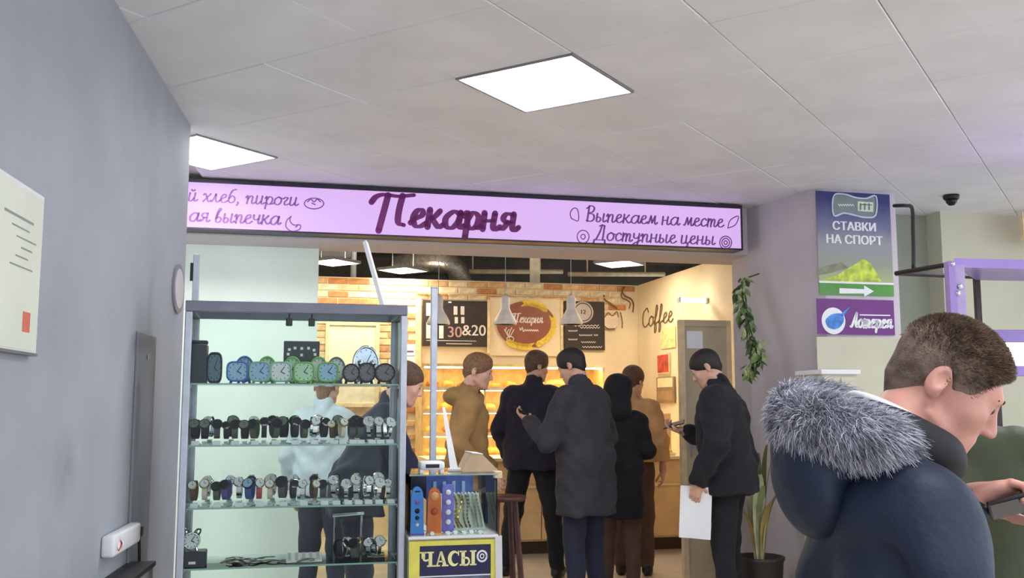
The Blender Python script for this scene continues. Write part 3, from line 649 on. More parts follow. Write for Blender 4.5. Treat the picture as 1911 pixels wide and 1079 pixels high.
# ------------------------------------------------------------------ bread rack along the back wall, left of the plain wall
m_rack = mat('golden_wood', srgb(238, 208, 146), .5, noise=.1, nscale=12); m_strip = mat('warm_strip_light', (1, .9, .7), .4, noise=0, emit=WARM*.55, ecol=(1, .86, .54))
ra = onv(790, 700, 3.4)[0]; rb = onv(1128, 700, 3.4)[0]
o = shop_empty('bread_rack', 0, 0, 0, 'golden wooden bread rack with lit shelves behind the counter', 'shelf')
levels = [.62, .86, 1.10, 1.34, 1.58]; VR0 = 3.42; VR1 = 3.92; topz = 1.80
mb = MB(); mb.bb((ra, VR1-.02, .1), (rb, VR1, topz)); mb.build('back_panel', m_rack, o)
nbay = 3; bw = (rb-ra)/nbay
for k in range(nbay+1): mb = MB(); mb.bb((ra+k*bw-.012, VR0, 0), (ra+k*bw+.012, VR1-.02, topz)); mb.build('upright', m_rack, o)
mb = MB(); mb.bb((ra-.02, VR0-.02, topz), (rb+.02, VR1, topz+.03)); mb.build('top_board', m_rack, o)
for z in levels:
    mb = MB(); mb.bb((ra, VR0+.02, z-.018), (rb, VR1-.02, z)); mb.build('shelf_board', m_rack, o)
    mb = MB(); mb.bb((ra+.02, VR0+.035, z+.205), (rb-.02, VR0+.05, z+.215)); mb.build('strip_light', m_strip, o)
    mb = MB(); mb.bb((ra, VR0+.005, z-.03), (rb, VR0+.018, z+.012)); mb.build('price_rail', m_wfr, o)
def loaf_mesh(L, Wd, H, cuts, n=14, m=10):
    vs = []; fs = []
    for i in range(n+1):
        t = -1+2*i/n; r = (1-abs(t)**3)**.5 if abs(t) < 1 else 0.02
        for j in range(m):
            a = 2*math.pi*j/m; x = math.cos(a)*Wd/2*max(r, .05); z = math.sin(a)*H/2*max(r, .05)
            if z > 0 and cuts and (i % max(2, n//cuts)) == 0: z *= .82
            vs.append((t*L/2, x, max(z, -H*.36)+H*.36))
    for i in range(n):
        for j in range(m): fs.append((i*m+j, i*m+(j+1) % m, (i+1)*m+(j+1) % m, (i+1)*m+j))
    fs += [tuple(range(m))[::-1], tuple(n*m+j for j in range(m))]
    b = MB(); b.add(vs, fs); return b.mesh('loaf')
crusts = [mat('crust_gold', srgb(224, 164, 86), .5, noise=.2, nscale=25, bump=.2), mat('crust_brown', srgb(172, 108, 58), .5, noise=.2, nscale=25, bump=.2), mat('crust_pale', srgb(236, 190, 116), .5, noise=.15, nscale=25, bump=.2)]
lm = []
for (L, Wd, H, cu_) in ((.26, .13, .11, 4), (.14, .14, .09, 2), (.20, .10, .08, 5), (.12, .11, .06, 0)):
    for cm in crusts:
        me = loaf_mesh(L, Wd, H, cu_); me.materials.append(cm); me.polygons.foreach_set('use_smooth', [True]*len(me.polygons)); lm.append((me, L))
LV = ['lowest', 'second lowest', 'middle', 'second highest', 'highest']
CN = ['golden', 'dark brown', 'pale']
for li, z in enumerate(levels):
    u = ra+.05; k = 0
    while True:
        q = random.randrange(len(lm)); me, L = lm[q]
        if li < 2: q = random.choice((0, 1, 2)); me, L = lm[q]
        for b in range(1, nbay):
            if abs(u+L/2-(ra+b*bw)) < L/2+.02: u = ra+b*bw+.02
        if u+L > rb-.03: break
        x = shop(u+L/2, VR0+.18+random.uniform(-.03, .03), z); o2 = link('bread_loaf', me); o2.location = x; o2.rotation_euler = (0, 0, TH+random.uniform(-.06, .06))
        tag(o2, '%s bread loaf, %s from the left on the %s lit rack shelf' % (CN[q % 3], ORD[min(k, 23)], LV[li]), 'bread', 'bread loaves on the rack'); u += L+random.uniform(.015, .05); k += 1
# ------------------------------------------------------------------ serving counter
VC = 2.3; ca = onv(800, 900, VC)[0]; cb = UR-.02; CT = .90
m_cfront = mat('counter_laminate', srgb(238, 204, 152), .45, noise=.05, nscale=6); m_ctop = mat('counter_top', srgb(248, 228, 188), .3, noise=.04, nscale=8)
o = shop_empty('serving_counter', 0, 0, 0, 'long beige serving counter with a dark plinth in the bakery', 'counter')
nP = 5; pw = (cb-ca)/nP
mb = MB(); mb.bb((ca, VC+.03, .12), (cb, VC+.6, CT-.03)); mb.build('body', m_cfront, o)
for k in range(nP):
    mb = MB(); mb.bb((ca+k*pw+.004, VC, .14), (ca+(k+1)*pw-.004, VC+.03, .62), ch=.003); mb.build('front_panel', m_cfront, o)
    mb = MB(); mb.bb((ca+k*pw+.004, VC+.02, .64), (ca+(k+1)*pw-.004, VC+.035, CT-.035), ch=.003); mb.build('upper_panel', m_cfront, o)
mb = MB(); mb.bb((ca, VC-.02, .62), (cb, VC+.03, .64)); mb.build('bag_ledge', m_ctop, o)
mb = MB(); mb.bb((ca-.02, VC-.03, CT-.03), (cb, VC+.62, CT), ch=.004); mb.build('worktop', m_ctop, o)
mb = MB(); mb.bb((ca+.02, VC+.08, 0), (cb, VC+.55, .12)); mb.build('plinth', mat('dark_plinth', srgb(70, 56, 48), .6), o)
# pastry trays and small things on the worktop
for k, (px, lab) in enumerate([(1222, 'cream tray of pastries on the counter beside the open door'), (1160, 'cream tray of pastries on the counter behind the beige coat')]):
    u, _ = onv(px, 850, VC+.2); o = shop_empty('serving_tray', u, VC+.2, CT, lab, 'tray')
    mb = MB(); mb.bb((-.17, -.12, 0), (.17, .12, .012), ch=.004)
    for s in (-1, 1): mb.bb((-.17, s*.12-.006, .01), (.17, s*.12+.006, .03)); mb.bb((s*.17-.006, -.12, .01), (s*.17+.006, .12, .03))
    mb.build('tray_base', m_ctop, o)
    for i in range(6):
        q = link('bun', lm[9+i % 3][0]); q.location = shop(u-.1+.1*(i % 3), VC+.14+.12*(i//3), CT+.013); q.rotation_euler = (0, 0, TH+i)
        tag(q, '%s small bun on the %s' % (ORD[i], lab), 'bun', 'buns on the counter trays')
u, _ = onv(1218, 800, VC+.45); o = shop_empty('bottle_stand', u, VC+.45, CT, 'cream display cabinet with two doors on the bakery counter', 'cabinet')
mb = MB(); mb.bb((-.16, -.1, 0), (.16, .1, .42), ch=.006); mb.build('body', m_ctop, o)
for s in (-1, 1):
    mb = MB(); mb.bb((min(s*.004, s*.155), -.112, .01), (max(s*.004, s*.155), -.1, .41), ch=.003); d = mb.build('door', m_cfront, o)
    mb = MB(); mb.ball((s*.02, -.122, .22), .012, 10); mb.build('knob', m_black, d, True)
mb = MB(); u, _ = onv(1205, 735, VC+.3); mb.lathe([(.034, 0), (.036, .1), (.034, .16), (.014, .2), (.013, .235), (.016, .237), (.016, .255), (1e-5, .256)], 16); o = mb.build('bottle', mat('green_bottle', srgb(92, 160, 80), .25), None, True); o.location = shop(u-.02, VC+.28, CT); tag(o, 'green bottle standing on the bakery counter behind the beige coat', 'bottle')
# wall lamp on the right wall, and door leaf
p = at(1276, 560, 9.6); o = empty('strip_lamp_fitting', (p.x, p.y, p.z), 0, 'short white strip lamp on the yellow right bakery wall', 'wall lamp')
_u = float((np.array(p[:2])-SO)@SU); _v = float((np.array(p[:2])-SO)@SV)
o.location = shop(UR-.02, _v, p.z); o.rotation_euler = (0, 0, TH)
mb = MB(); mb.bb((-.27, -.03, -.02), (-.01, .03, .02), ch=.006); mb.build('tube', mat('strip_lamp', (1, .95, .85), .4, noise=0, emit=3, ecol=(1, .9, .7)), o)
for s in (-.28, -.0): mb = MB(); mb.box((s, 0, 0), (.02, .07, .05), ch=.004); mb.build('end_cap', m_white, o)
dv = .35; da, dz = onv(1266, 597, dv); db = onv(1362, 600, dv)[0]
o = shop_empty('door_leaf', da, dv, 0, 'open beige door leaf beside the man holding a white sheet', 'door')
mdoor = mat('beige_door', srgb(200, 182, 154), .5, noise=.05, nscale=4)
mb = MB(); mb.bb((.045, -.006, .02), (db-da-.04, .016, dz-.05)); mb.build('panel', mdoor, o)
for k, (a0, a1) in enumerate(((0, .045), (db-da-.04, db-da))): mb = MB(); mb.bb((a0, -.02, .01), (a1, .03, dz), ch=.004); mb.build('stile', mat('door_edge', srgb(226, 202, 164), .5), o)
mb = MB(); mb.bb((.045, -.02, dz-.05), (db-da-.04, .03, dz)); mb.bb((.045, -.02, .01), (db-da-.04, .03, .12)); mb.build('rail', mdoor, o)
mb = MB(); mb.bb((.07, -.035, 1.0), (.085, -.02, 1.14), ch=.003); mb.tube([(.078, -.03, 1.08), (.078, -.06, 1.08), (.18, -.065, 1.08)], .008, 8); mb.build('handle', m_alu, o)
a_, b_ = onv(1283, 650, dv-.02), onv(1312, 618, dv-.02)
mb = MB(); mb.bb((a_[0]-da, -.009, a_[1]), (b_[0]-da, -.0065, b_[1])); q = mb.build('notice', m_paper, o)
# ================================================================== tall glass case with watches
C0 = at(346, 570, 4.1); CW = .93; CD = .40; CH = C0.z+.022
case = empty('display_case', (C0.x, C0.y, 0), TH, 'tall aluminium and glass display case full of watches and clocks', 'display case')
m_glass = glass('clear_glass', (.94, .975, .96)); m_gedge = mat('glass_shelf_edge', srgb(128, 168, 156), .15, noise=.03, spec=.8)
m_alud = mat('grey_anodised_rail', srgb(126, 128, 142), .45, metal=.4)
m_shelf = glass('shelf_glass', (.86, .94, .91))
def cpt(x, y, z): p = Matrix.Rotation(TH, 4, 'Z') @ Vector((x, y, 0)); return Vector((C0.x+p.x, C0.y+p.y, z))
def oncase(px, py, y=0):        # (x, z) in the case frame on the plane y
    r = ray(px, py); n = np.array([-math.sin(TH), math.cos(TH)]); o_ = np.array([C0.x, C0.y]); t = (o_@n+y)/(r[:2]@n); p = r*t
    return float((p[:2]-o_)@np.array([math.cos(TH), math.sin(TH)])), float(p[2]+HC)
for (x, y) in ((0, 0), (CW-.03, 0), (0, CD-.03), (CW-.03, CD-.03)):
    mb = MB(); mb.bb((x, y, 0), (x+.03, y+.03, CH-.045), ch=.004); mb.build('post', m_alu, case)
for (a, b) in (((0, 0), (CW, .035)), ((0, CD-.035), (CW, CD)), ((0, .035), (.035, CD-.035)), ((CW-.035, .035), (CW, CD-.035))):
    mb = MB(); mb.bb((a[0], a[1], CH-.045), (b[0], b[1], CH), ch=.003); mb.build('top_rail', m_alud, case)
mb = MB(); mb.bb((.035, .035, CH-.012), (CW-.035, CD-.035, CH-.006)); mb.build('top_pane', m_glass, case)
SZ = [oncase(550, y, .02)[1] for y in (716, 830, 945, 1056)]
SZ.append(SZ[-1]-.25)
for z in SZ:
    mb = MB(); mb.bb((.032, .034, z-.006), (CW-.032, CD-.034, z)); s = mb.build('shelf', m_shelf, case)
    mb = MB(); mb.bb((.03, .0305, z-.0065), (CW-.03, .0335, z+.0005)); mb.build('edge', m_gedge, s)
    mb = MB()
    for x in (.02, CW-.02):
        for y in (.06, CD-.06): mb.box((x, y, z-.012), (.022, .016, .012))
    mb.build('bracket', m_alu, s)
for (a, b) in (((.03, .010), (CW-.03, .014)), ((.03, CD-.014), (CW-.03, CD-.010))):
    mb = MB(); mb.bb((a[0], a[1], .35), (b[0], b[1], CH-.045)); mb.build('pane', m_glass, case)
for x in (.010, CW-.014): mb = MB(); mb.bb((x, .03, .35), (x+.004, CD-.03, CH-.045)); mb.build('pane', m_glass, case)
mb = MB(); mb.bb((.03, .005, .03), (CW-.03, CD-.005, .34)); mb.build('base_cabinet', m_alu, case)
mb = MB(); mb.box((.5, -.012, CH-.02), (.1, .006, .018)); 
# two black clips under the top rail
for k, px in enumerate((540, 582)):
    x, z = oncase(px, 590, .05); o = empty('black_clip', cpt(x, .05, CH-.012), TH, ('left' if k == 0 else 'right')+' small black clip hanging under the case top', 'clip', 'black clips under the case top')
    mb = MB(); mb.bb((-.014, -.006, -.085), (.014, .006, -.05), ch=.004); mb.build('jaw', m_black, o)
    mb = MB(); mb.tube([(0, 0, -.052), (0, 0, 0)], .004, 6); mb.build('hook', m_black, o)
# upright channel and slanting strip above the case
x, _ = oncase(366, 500, .3); zt = oncase(366, 474, .3)[1]
o = empty('upright_bar', cpt(x, .32, CH), TH, 'grey upright channel standing on the case by the wall end', 'bar')
mb = MB(); mb.bb((-.014, -.01, 0), (.014, .01, zt-CH), ch=.002); mb.build('channel', m_alu, o)
mb = MB(); mb.bb((-.026, -.012, .12), (-.014, .006, .2)); mb.build('latch', m_black, o)
pa = at(716, 575, 4.45); pb = at(681, 450, 4.9)
o = empty('slanted_strip', pa, 0, 'pale strip slanting up from the case top towards the sign', 'strip'); d = pb-pa
mb = MB(); mb.tube([(0, 0, 0), tuple(d*.98)], .014, 4); mb.build('strip', m_white, o)
mb = MB(); mb.box((0, 0, .004), (.06, .05, .012)); mb.build('foot', m_alu, o)
# ------------------------------------------------------------------ clocks on the top shelf
def clock(name, x, y, z, w, h, body, dial, label, cat='alarm clock', square=False, feet=True, rz=0, group=None, bells=False):
    o = empty(name, cpt(x, y, z), TH+rz, label, cat, group)
    rx, rz_ = w/2, h/2; cz = rz_+(.008 if feet else 0); d = .035
    out = []
    for i in range(28):
        a = 2*math.pi*i/28; c, s = math.cos(a), math.sin(a); e = .55 if square else 1
        out.append((rx*math.copysign(abs(c)**e, c), cz+rz_*math.copysign(abs(s)**e, s)))
    inn = [(p[0]*.84, cz+(p[1]-cz)*.84) for p in out]
    mb = MB(); mb.slab(out, -d/2, d/2); mb.build('body', body, o)
    mb = MB(); n = len(out)
    vs = [(p[0], -d/2, p[1]) for p in out]+[(p[0]*.97, -d/2-.008, cz+(p[1]-cz)*.97) for p in out]+[(p[0], -d/2-.006, p[1]) for p in inn]+[(p[0], -d/2+.002, p[1]) for p in inn]
    fs = [(r*n+k, r*n+(k+1) % n, (r+1)*n+(k+1) % n, (r+1)*n+k) for r in range(3) for k in range(n)]
    mb.add(vs, fs); mb.build('bezel', body, o, True)
    mb = MB(); mb.slab(inn, -d/2-.001, -d/2+.003); dl = mb.build('dial', dial, o)
    mb = MB()
    for i in range(12):
        a = i*math.pi/6; q = .7; mb.ribbon([(rx*q*math.sin(a), cz+rz_*q*math.cos(a)), (rx*.78*math.sin(a), cz+rz_*.78*math.cos(a))], .003, -d/2-.0012, .0005)
    mb.build('hour_marks', m_black, dl)
    for nm, a, q, ww in (('hour_hand', 2.1, .4, .004), ('minute_hand', .6, .6, .003)):
        mb = MB(); mb.ribbon([(0, cz), (rx*q*math.sin(a), cz+rz_*q*math.cos(a))], ww, -d/2-.002, .0006); mb.build(nm, m_black, dl)
    if feet:
        for s in (-1, 1): mb = MB(); mb.tube([(s*rx*.5, 0, cz-rz_*.8), (s*rx*.6, 0, .0)], .006, 8); mb.build('foot', body, o)
    if bells:
        for s in (-1, 1):
            mb = MB(); mb.lathe([(rx*.4, 0), (rx*.36, .012), (rx*.2, .022), (1e-5, .025)], 14, Matrix.Translation((s*rx*.55, 0, cz+rz_*.78)) @ Matrix.Rotation(s*R(35), 4, 'Y')); mb.build('bell', m_chrome, o, True)
    return o
m_blue = mat('blue_plastic', srgb(72, 112, 190), .35); m_lblue = mat('pale_blue_dial', srgb(160, 196, 226), .5); m_lime = mat('lime_plastic', srgb(122, 190, 92), .35)
m_ldial = mat('pale_green_dial', srgb(196, 226, 196), .5); m_mint = mat('mint_plastic', srgb(150, 196, 178), .35); m_wdial = mat('white_dial', srgb(232, 234, 236), .5)
m_navy = mat('dark_navy_plastic', srgb(24, 30, 44), .4); m_teal = mat('dark_teal_plastic', srgb(52, 84, 96), .4)
ztop = SZ[0]
def cx(px, y): return oncase(px, 700, y)[0]
front = [(443, 37, 'blue', m_blue, m_lblue, 'blue'), (485, 36, 'mint', m_mint, m_lblue, 'pale mint'), (524, 33, 'mint', m_mint, m_wdial, 'mint'), (567, 37, 'lime', m_lime, m_ldial, 'lime green'), (612, 36, 'lime', m_lime, m_lblue, 'pale green')]
desc = ['at the left end of the row', 'next to the blue one', 'in the middle of the row', 'under the dark board', 'next to the black clocks']
for k, (px, wp, _, b, d, nm) in enumerate(front):
    clock('alarm_clock', cx(px, .10), .10, ztop, .092, .088, b, d, nm+' rounded alarm clock on the top glass shelf, '+desc[k], square=True, group='coloured alarm clocks')
for k, (px, b, d, nm) in enumerate([(456, m_blue, m_lblue, 'dark blue'), (498, m_lime, m_ldial, 'lime'), (545, m_lime, m_ldial, 'bright lime'), (594, m_lime, m_wdial, 'lime with white face'), (627, mat('grey_plastic', srgb(120, 120, 122), .4), m_wdial, 'grey')]):
    clock('alarm_clock', cx(px, .24), .24, ztop, .085, .118, b, d, nm+' alarm clock in the back row of the top glass shelf', group='coloured alarm clocks')
for k, (px, y, w, h) in enumerate([(655, .09, .075, .082), (684, .11, .08, .088), (718, .09, .092, .085)]):
    clock('black_alarm_clock', cx(px, y), y, ztop, w, h, m_black if k != 1 else m_navy, mat('grey_dial', srgb(120, 116, 120), .5), ['left', 'middle', 'right'][k]+' of three black alarm clocks at the right of the top shelf', bells=(k == 1), group='black alarm clocks')
clock('round_table_clock', cx(682, .3), .3, ztop, .125, .175, m_chrome, mat('silver_dial', srgb(196, 202, 216), .2, metal=.6), 'large round silver clock behind the black alarm clocks', 'clock')
# black box, camera-like item, dark board
x = cx(370, .12); o = empty('black_box', cpt(x, .12, ztop), TH, 'tall black box at the left end of the top shelf', 'box')
mb = MB(); mb.bb((-.036, -.05, 0), (.036, .05, .165), ch=.004); mb.build('carton', m_navy, o)
mb = MB(); mb.bb((-.036, -.02, .165), (.036, .02, .185), ch=.008); mb.build('lid', m_navy, o)
x = cx(400, .12); clock('desk_clock', x, .13, ztop, .062, .135, m_black, mat('grey_blue_dial', srgb(96, 120, 140), .4), 'narrow black desk clock beside the tall black box', 'clock', square=True, feet=False)
x, z = oncase(563, 657, .3); o = empty('calendar_board', cpt(x, .3, ztop), TH, 'dark grey clock board with pale marks behind the green clocks', 'clock')
h = oncase(563, 637, .3)[1]-ztop
mb = MB(); mb.bb((-.08, -.008, h-.10), (.08, .008, h), ch=.003); mb.build('board', mat('slate_board', srgb(58, 58, 66), .5), o)
mb = MB()
for (a, b) in ((-.055, .03), (-.03, .04), (0, .038), (.03, .04), (.055, .028), (-.06, 0), (.0, -.005), (.06, 0)): mb.box((a, -.0085, h-.06+b*.7), (.012, .001, .012))
mb.build('marks', m_wdial, o)
mb = MB(); mb.bb((-.05, -.02, 0), (.05, .02, .01)); mb.tube([(-.03, 0, .005), (-.03, 0, h-.09)], .004, 6); mb.tube([(.03, 0, .005), (.03, 0, h-.09)], .004, 6); mb.build('stand', m_black, o)
# ------------------------------------------------------------------ watches
def watch_parts(strap, casem, dial, big=1.0, width=.018):
    r1, r2 = .024, .036; cz = .046
    def ring(ro):
        return [(ro*math.cos(R(a))*.72, cz+ro*math.sin(R(a))) for a in range(0, 360, 15)]
    mb = MB(); O = ring(r2); I = ring(r2-.004); n = len(O); hw = width/2
    vs = [(-hw, p[0], p[1]) for p in O]+[(hw, p[0], p[1]) for p in O]+[(-hw, p[0], p[1]) for p in I]+[(hw, p[0], p[1]) for p in I]
    fs = []
    for k in range(n):
        j = (k+1) % n; fs += [(k, j, n+j, n+k), (2*n+k, 3*n+k, 3*n+j, 2*n+j), (k, 2*n+k, 2*n+j, j), (n+k, n+j, 3*n+j, 3*n+k)]
    mb.add(vs, fs); M1 = mb.mesh('strap'); M1.materials.append(strap)
    T = Matrix.Translation((0, -.026, cz+.02)) @ Matrix.Rotation(R(60), 4, 'X')
    mb = MB(); q = .017*big; mb.lathe([(q*.9, -.005), (q, -.002), (q, .003), (q*.86, .006), (q*.8, .0035)], 20, T)
    mb.box((q+.002, 0, 0), (.005, .004, .004), M=T); M2 = mb.mesh('watch_case'); M2.materials.append(casem)
    mb = MB(); mb.lathe([(q*.82, .0034), (q*.82, .0042)], 20, T); M3 = mb.mesh('dial'); M3.materials.append(dial)
    mb = MB(); mb.box((0, q*.3, .0046), (.0016, q*.6, .0006), M=T); mb.box((q*.2, 0, .0046), (q*.45, .0016, .0006), M=T); M4 = mb.mesh('hands'); M4.materials.append(m_black if dial is not m_black else m_wdial)
    return [('strap', M1), ('watch_case', M2), ('dial', M3), ('hands', M4)]
def stand_mesh():
    mb = MB(); mb.bb((-.012, -.03, 0), (.012, .03, .004)); mb.bb((-.008, -.006, .004), (.008, .006, .0105)); mb.bb((-.008, -.018, .0105), (.008, .018, .0135)); return mb.mesh('stand')
m_clear = mat('clear_plastic', srgb(210, 222, 220), .2, noise=.02); ST = stand_mesh(); ST.materials.append(m_clear)
TG = MB(); TG.add([(-.016, -.008, 0), (.016, -.008, 0), (.016, .002, .017), (-.016, .002, .017), (-.016, .0, 0), (.016, .0, 0), (.016, .003, .017), (-.016, .003, .017)], [(0, 1, 2, 3), (4, 7, 6, 5), (0, 4, 5, 1), (3, 2, 6, 7), (1, 5, 6, 2), (0, 3, 7, 4)])
TGm = TG.mesh('price_tag'); TGm.materials.append(m_paper)
brown = mat('brown_leather', srgb(92, 62, 44), .6, bump=.2); blk = mat('black_leather', srgb(24, 24, 26), .55, bump=.2); gry = mat('grey_resin', srgb(84, 90, 88), .5); olive = mat('olive_resin', srgb(86, 92, 64), .5)
purple = mat('purple_resin', srgb(96, 74, 150), .45); bluew = mat('blue_resin', srgb(62, 84, 150), .45); redw = mat('red_resin', srgb(176, 62, 74), .45); cream = mat('cream_leather', srgb(214, 204, 180), .6); gold = mat('gold_metal', srgb(206, 176, 96), .25, metal=.9)
steel = m_chrome; ddial = mat('dark_dial', srgb(30, 32, 40), .3)
K = {'black': watch_parts(blk, steel, ddial), 'chunky black': watch_parts(blk, m_black, mat('lcd_dial', srgb(120, 132, 116), .3), 1.25, .024), 'grey': watch_parts(gry, m_black, ddial, 1.2, .022), 'olive': watch_parts(olive, m_black, ddial, 1.2, .022),
     'steel': watch_parts(steel, steel, m_wdial, 1.05, .016), 'white-faced steel': watch_parts(steel, steel, m_wdial, 1.3, .014), 'brown': watch_parts(brown, gold, m_wdial), 'purple': watch_parts(purple, m_black, ddial, 1.1, .022), 'blue': watch_parts(bluew, m_black, m_lblue, 1.15, .022),
     'red': watch_parts(redw, steel, m_wdial, 1, .018), 'cream': watch_parts(cream, gold, m_wdial, 1, .016), 'gold': watch_parts(gold, gold, m_wdial, .95, .014)}
def put_watch(kind, x, y, z, label, group, rz=0, sc_=1.0):
    o = empty('wrist_watch', cpt(x, y, z+.012*sc_), TH+rz, label, 'watch', group); o.scale = (sc_,)*3
    for n, me in K[kind]: link(n, me, None, o)
    return o
def put_small(name, me, x, y, z, label, cat, group, rz=0, s=1.0):
    o = link(name, me); o.location = cpt(x, y, z); o.rotation_euler = (0, 0, TH+rz); o.scale = (s,)*3; return tag(o, label, cat, group)
rows = [(SZ[1], 'upper', ['chunky black', 'chunky black', 'grey', 'black', 'grey', 'chunky black', 'olive', 'black', 'grey', 'chunky black', 'black', 'olive', 'steel', 'black', 'brown', 'cream', 'grey', 'grey', 'white-faced steel', 'steel', 'white-faced steel'], 1.0),
        (SZ[2], 'lower', ['brown', 'cream', 'olive', 'purple', 'steel', 'blue', 'red', 'cream', 'grey', 'black', 'steel', 'brown', 'grey', 'steel', 'white-faced steel', 'steel', 'steel', 'white-faced steel', 'steel'], 1.0)]
for z, nm, kinds, s in rows:
    n = len(kinds)
    for k, kd in enumerate(kinds):
        x = .05+(CW-.115)*k/(n-1)+random.uniform(-.006, .006); y = .10+random.uniform(-.02, .03); rz = random.uniform(-.35, .35)
        q = s*random.uniform(1.05, 1.28)
        put_watch(kd, x, y, z, '%s wrist watch, %s from the left on the %s watch shelf' % (kd, ORD[k], nm), 'watches on the %s watch shelf' % nm, rz, q)
        put_small('watch_stand', ST, x, y, z, 'clear stand under the %s watch from the left on the %s watch shelf' % (ORD[k], nm), 'watch stand', 'clear watch stands', rz, q)
        if k % 2 == 0 or k > n-7: put_small('price_tag', TGm, x+.004, .048, z, 'white price tag before the %s watch on the %s watch shelf' % (ORD[k], nm), 'price tag', 'white price tags in the case')
    for k in range(9):    # second row behind
        x = .1+(CW-.2)*k/8; kd = random.choice(kinds)
        put_watch(kd, x, .25, z, '%s back row watch, %s from the left on the %s watch shelf' % (kd, ORD[k], nm), 'back row watches on the %s watch shelf' % nm, random.uniform(-.4, .4), 1.25)
        put_small('watch_stand', ST, x, .25, z, 'clear stand in the back row, %s from the left on the %s watch shelf' % (ORD[k], nm), 'watch stand', 'clear watch stands', 0, 1.25)
# lower shelf: clock on a black box, straps, tray, tangled things
z = SZ[3]
x = cx(372, .1); o = empty('black_carton', cpt(x, .1, z), TH, 'low black carton under the small silver clock, bottom left of the case', 'box')
mb = MB(); mb.bb((-.055, -.05, 0), (.055, .05, .065), ch=.005); mb.build('carton', m_navy, o)
mb = MB(); mb.bb((-.012, -.052, .016), (.016, -.05, .026)); mb.build('sticker', m_paper, o)
clock('silver_alarm_clock', x-.005, .09, z+.065, .07, .07, m_chrome, m_wdial, 'small silver alarm clock on the black carton, lower left of the case', bells=True)
for k in range(14):
    x = .20+.33*random.random(); y = .06+.18*random.random(); rz = random.uniform(-1.2, 1.2); L = random.uniform(.07, .11)
    o = empty('watch_strap', cpt(x, y, z+.001+.004*(k//5)), TH+rz, '%s of the loose watch straps lying on the bottom case shelf' % ORD[k], 'watch strap', 'loose watch straps')
    mb = MB(); mm = random.choice((blk, brown, steel, gry, cream))
    P = [(L*(i/8-.5), 0, .004+.006*math.sin(math.pi*i/8)) for i in range(9)]
    for i in range(8): mb.add([(P[i][0], -.008, P[i][2]), (P[i+1][0], -.008, P[i+1][2]), (P[i+1][0], .008, P[i+1][2]), (P[i][0], .008, P[i][2]), (P[i][0], -.008, P[i][2]-.003), (P[i+1][0], -.008, P[i+1][2]-.003), (P[i+1][0], .008, P[i+1][2]-.003), (P[i][0], .008, P[i][2]-.003)], [(0, 1, 2, 3), (7, 6, 5, 4), (0, 4, 5, 1), (3, 2, 6, 7), (0, 3, 7, 4), (1, 5, 6, 2)])
    mb.build('band', mm, o)
    mb = MB(); mb.tube(smooth_curve([(L/2, -.009, .004), (L/2+.01, -.009, .004), (L/2+.01, .009, .004), (L/2, .009, .004)], 2), .0015, 5); mb.build('buckle', steel, o)
o = empty('display_tray', cpt(cx(575, .15), .15, z), TH, 'white sloping display tray on the bottom case shelf', 'tray')
mb = MB(); M = Matrix.Rotation(R(8), 4, 'X'); mb.box((0, 0, .014), (.15, .12, .008), M=M, ch=.002); mb.build('tray_board', m_white, o)
mb = MB()
for k in range(5): mb.box((-.06+.03*k, 0, .02), (.012, .1, .005), M=M, ch=.001)
mb.build('groove', mat('tray_grey', srgb(196, 192, 188), .6), o)
for k, kd in enumerate(['black', 'steel', 'grey', 'brown', 'steel', 'white-faced steel']):
    x = cx(640+14*k, .12); y = .09+.05*(k % 2)
    put_watch(kd, x, y, z-.012, '%s watch heaped at the right of the bottom shelf, %s from the left' % (kd, ORD[k]), 'heaped watches on the bottom shelf', random.uniform(-1, 1), 1.15)
o = empty('wire_rack', cpt(cx(655, .3), .3, z), TH, 'chrome wire rack behind the heaped watches on the bottom shelf', 'rack'); 
for sx in (-1, 1): mb = MB(); mb.tube([(sx*.06, 0, 0), (sx*.06, 0, .17)], .005, 8); mb.build('upright', m_chrome, o)
mb = MB(); mb.tube([(-.07, 0, .17), (.07, 0, .178)], .007, 8); mb.build('crossbar', m_chrome, o)
# ================================================================== small glass counter with the ЧАСЫ front
KX0 = CW+.012; KY = -.05; ktop = oncase(840, 885, KY)[1]; kmid = oncase(840, 1000, KY)[1]; KW = oncase(928, 940, KY)[0]-KX0; KD = .42
def kpt(x, y, z): return cpt(KX0+x, KY+y, z)
kc = empty('watch_counter', kpt(0, 0, 0), TH, 'small glass-topped watch counter with a yellow framed front sign', 'counter')
m_yel = mat('yellow_frame', srgb(226, 216, 92), .5); m_cab = mat('counter_body', srgb(214, 216, 200), .5)
mb = MB(); mb.bb((0, .02, .05), (KW, KD, kmid-.012)); mb.build('body', m_cab, kc)
mb = MB(); mb.bb((-.004, -.004, kmid-.012), (KW+.004, KD, kmid), ch=.002); mb.build('deck', m_white, kc)
for a, b in (((0, 0), (KW, .004)), ((0, KD-.004), (KW, KD)), ((0, .004), (.004, KD-.004)), ((KW-.004, .004), (KW, KD-.004))):
    mb = MB(); mb.bb((a[0], a[1], kmid), (b[0], b[1], ktop-.006)); mb.build('pane', m_glass, kc)
mb = MB(); mb.bb((-.003, -.003, ktop-.006), (KW+.003, KD, ktop)); t_ = mb.build('top_pane', m_glass, kc)
mb = MB(); mb.bb((-.003, -.006, ktop-.006), (KW+.003, -.003, ktop)); mb.build('edge', m_gedge, t_)
mb = MB(); mb.box((KW+.006, .02, ktop-.006), (.035, .035, .03), ch=.003); mb.build('corner_bracket', m_wfr, kc)
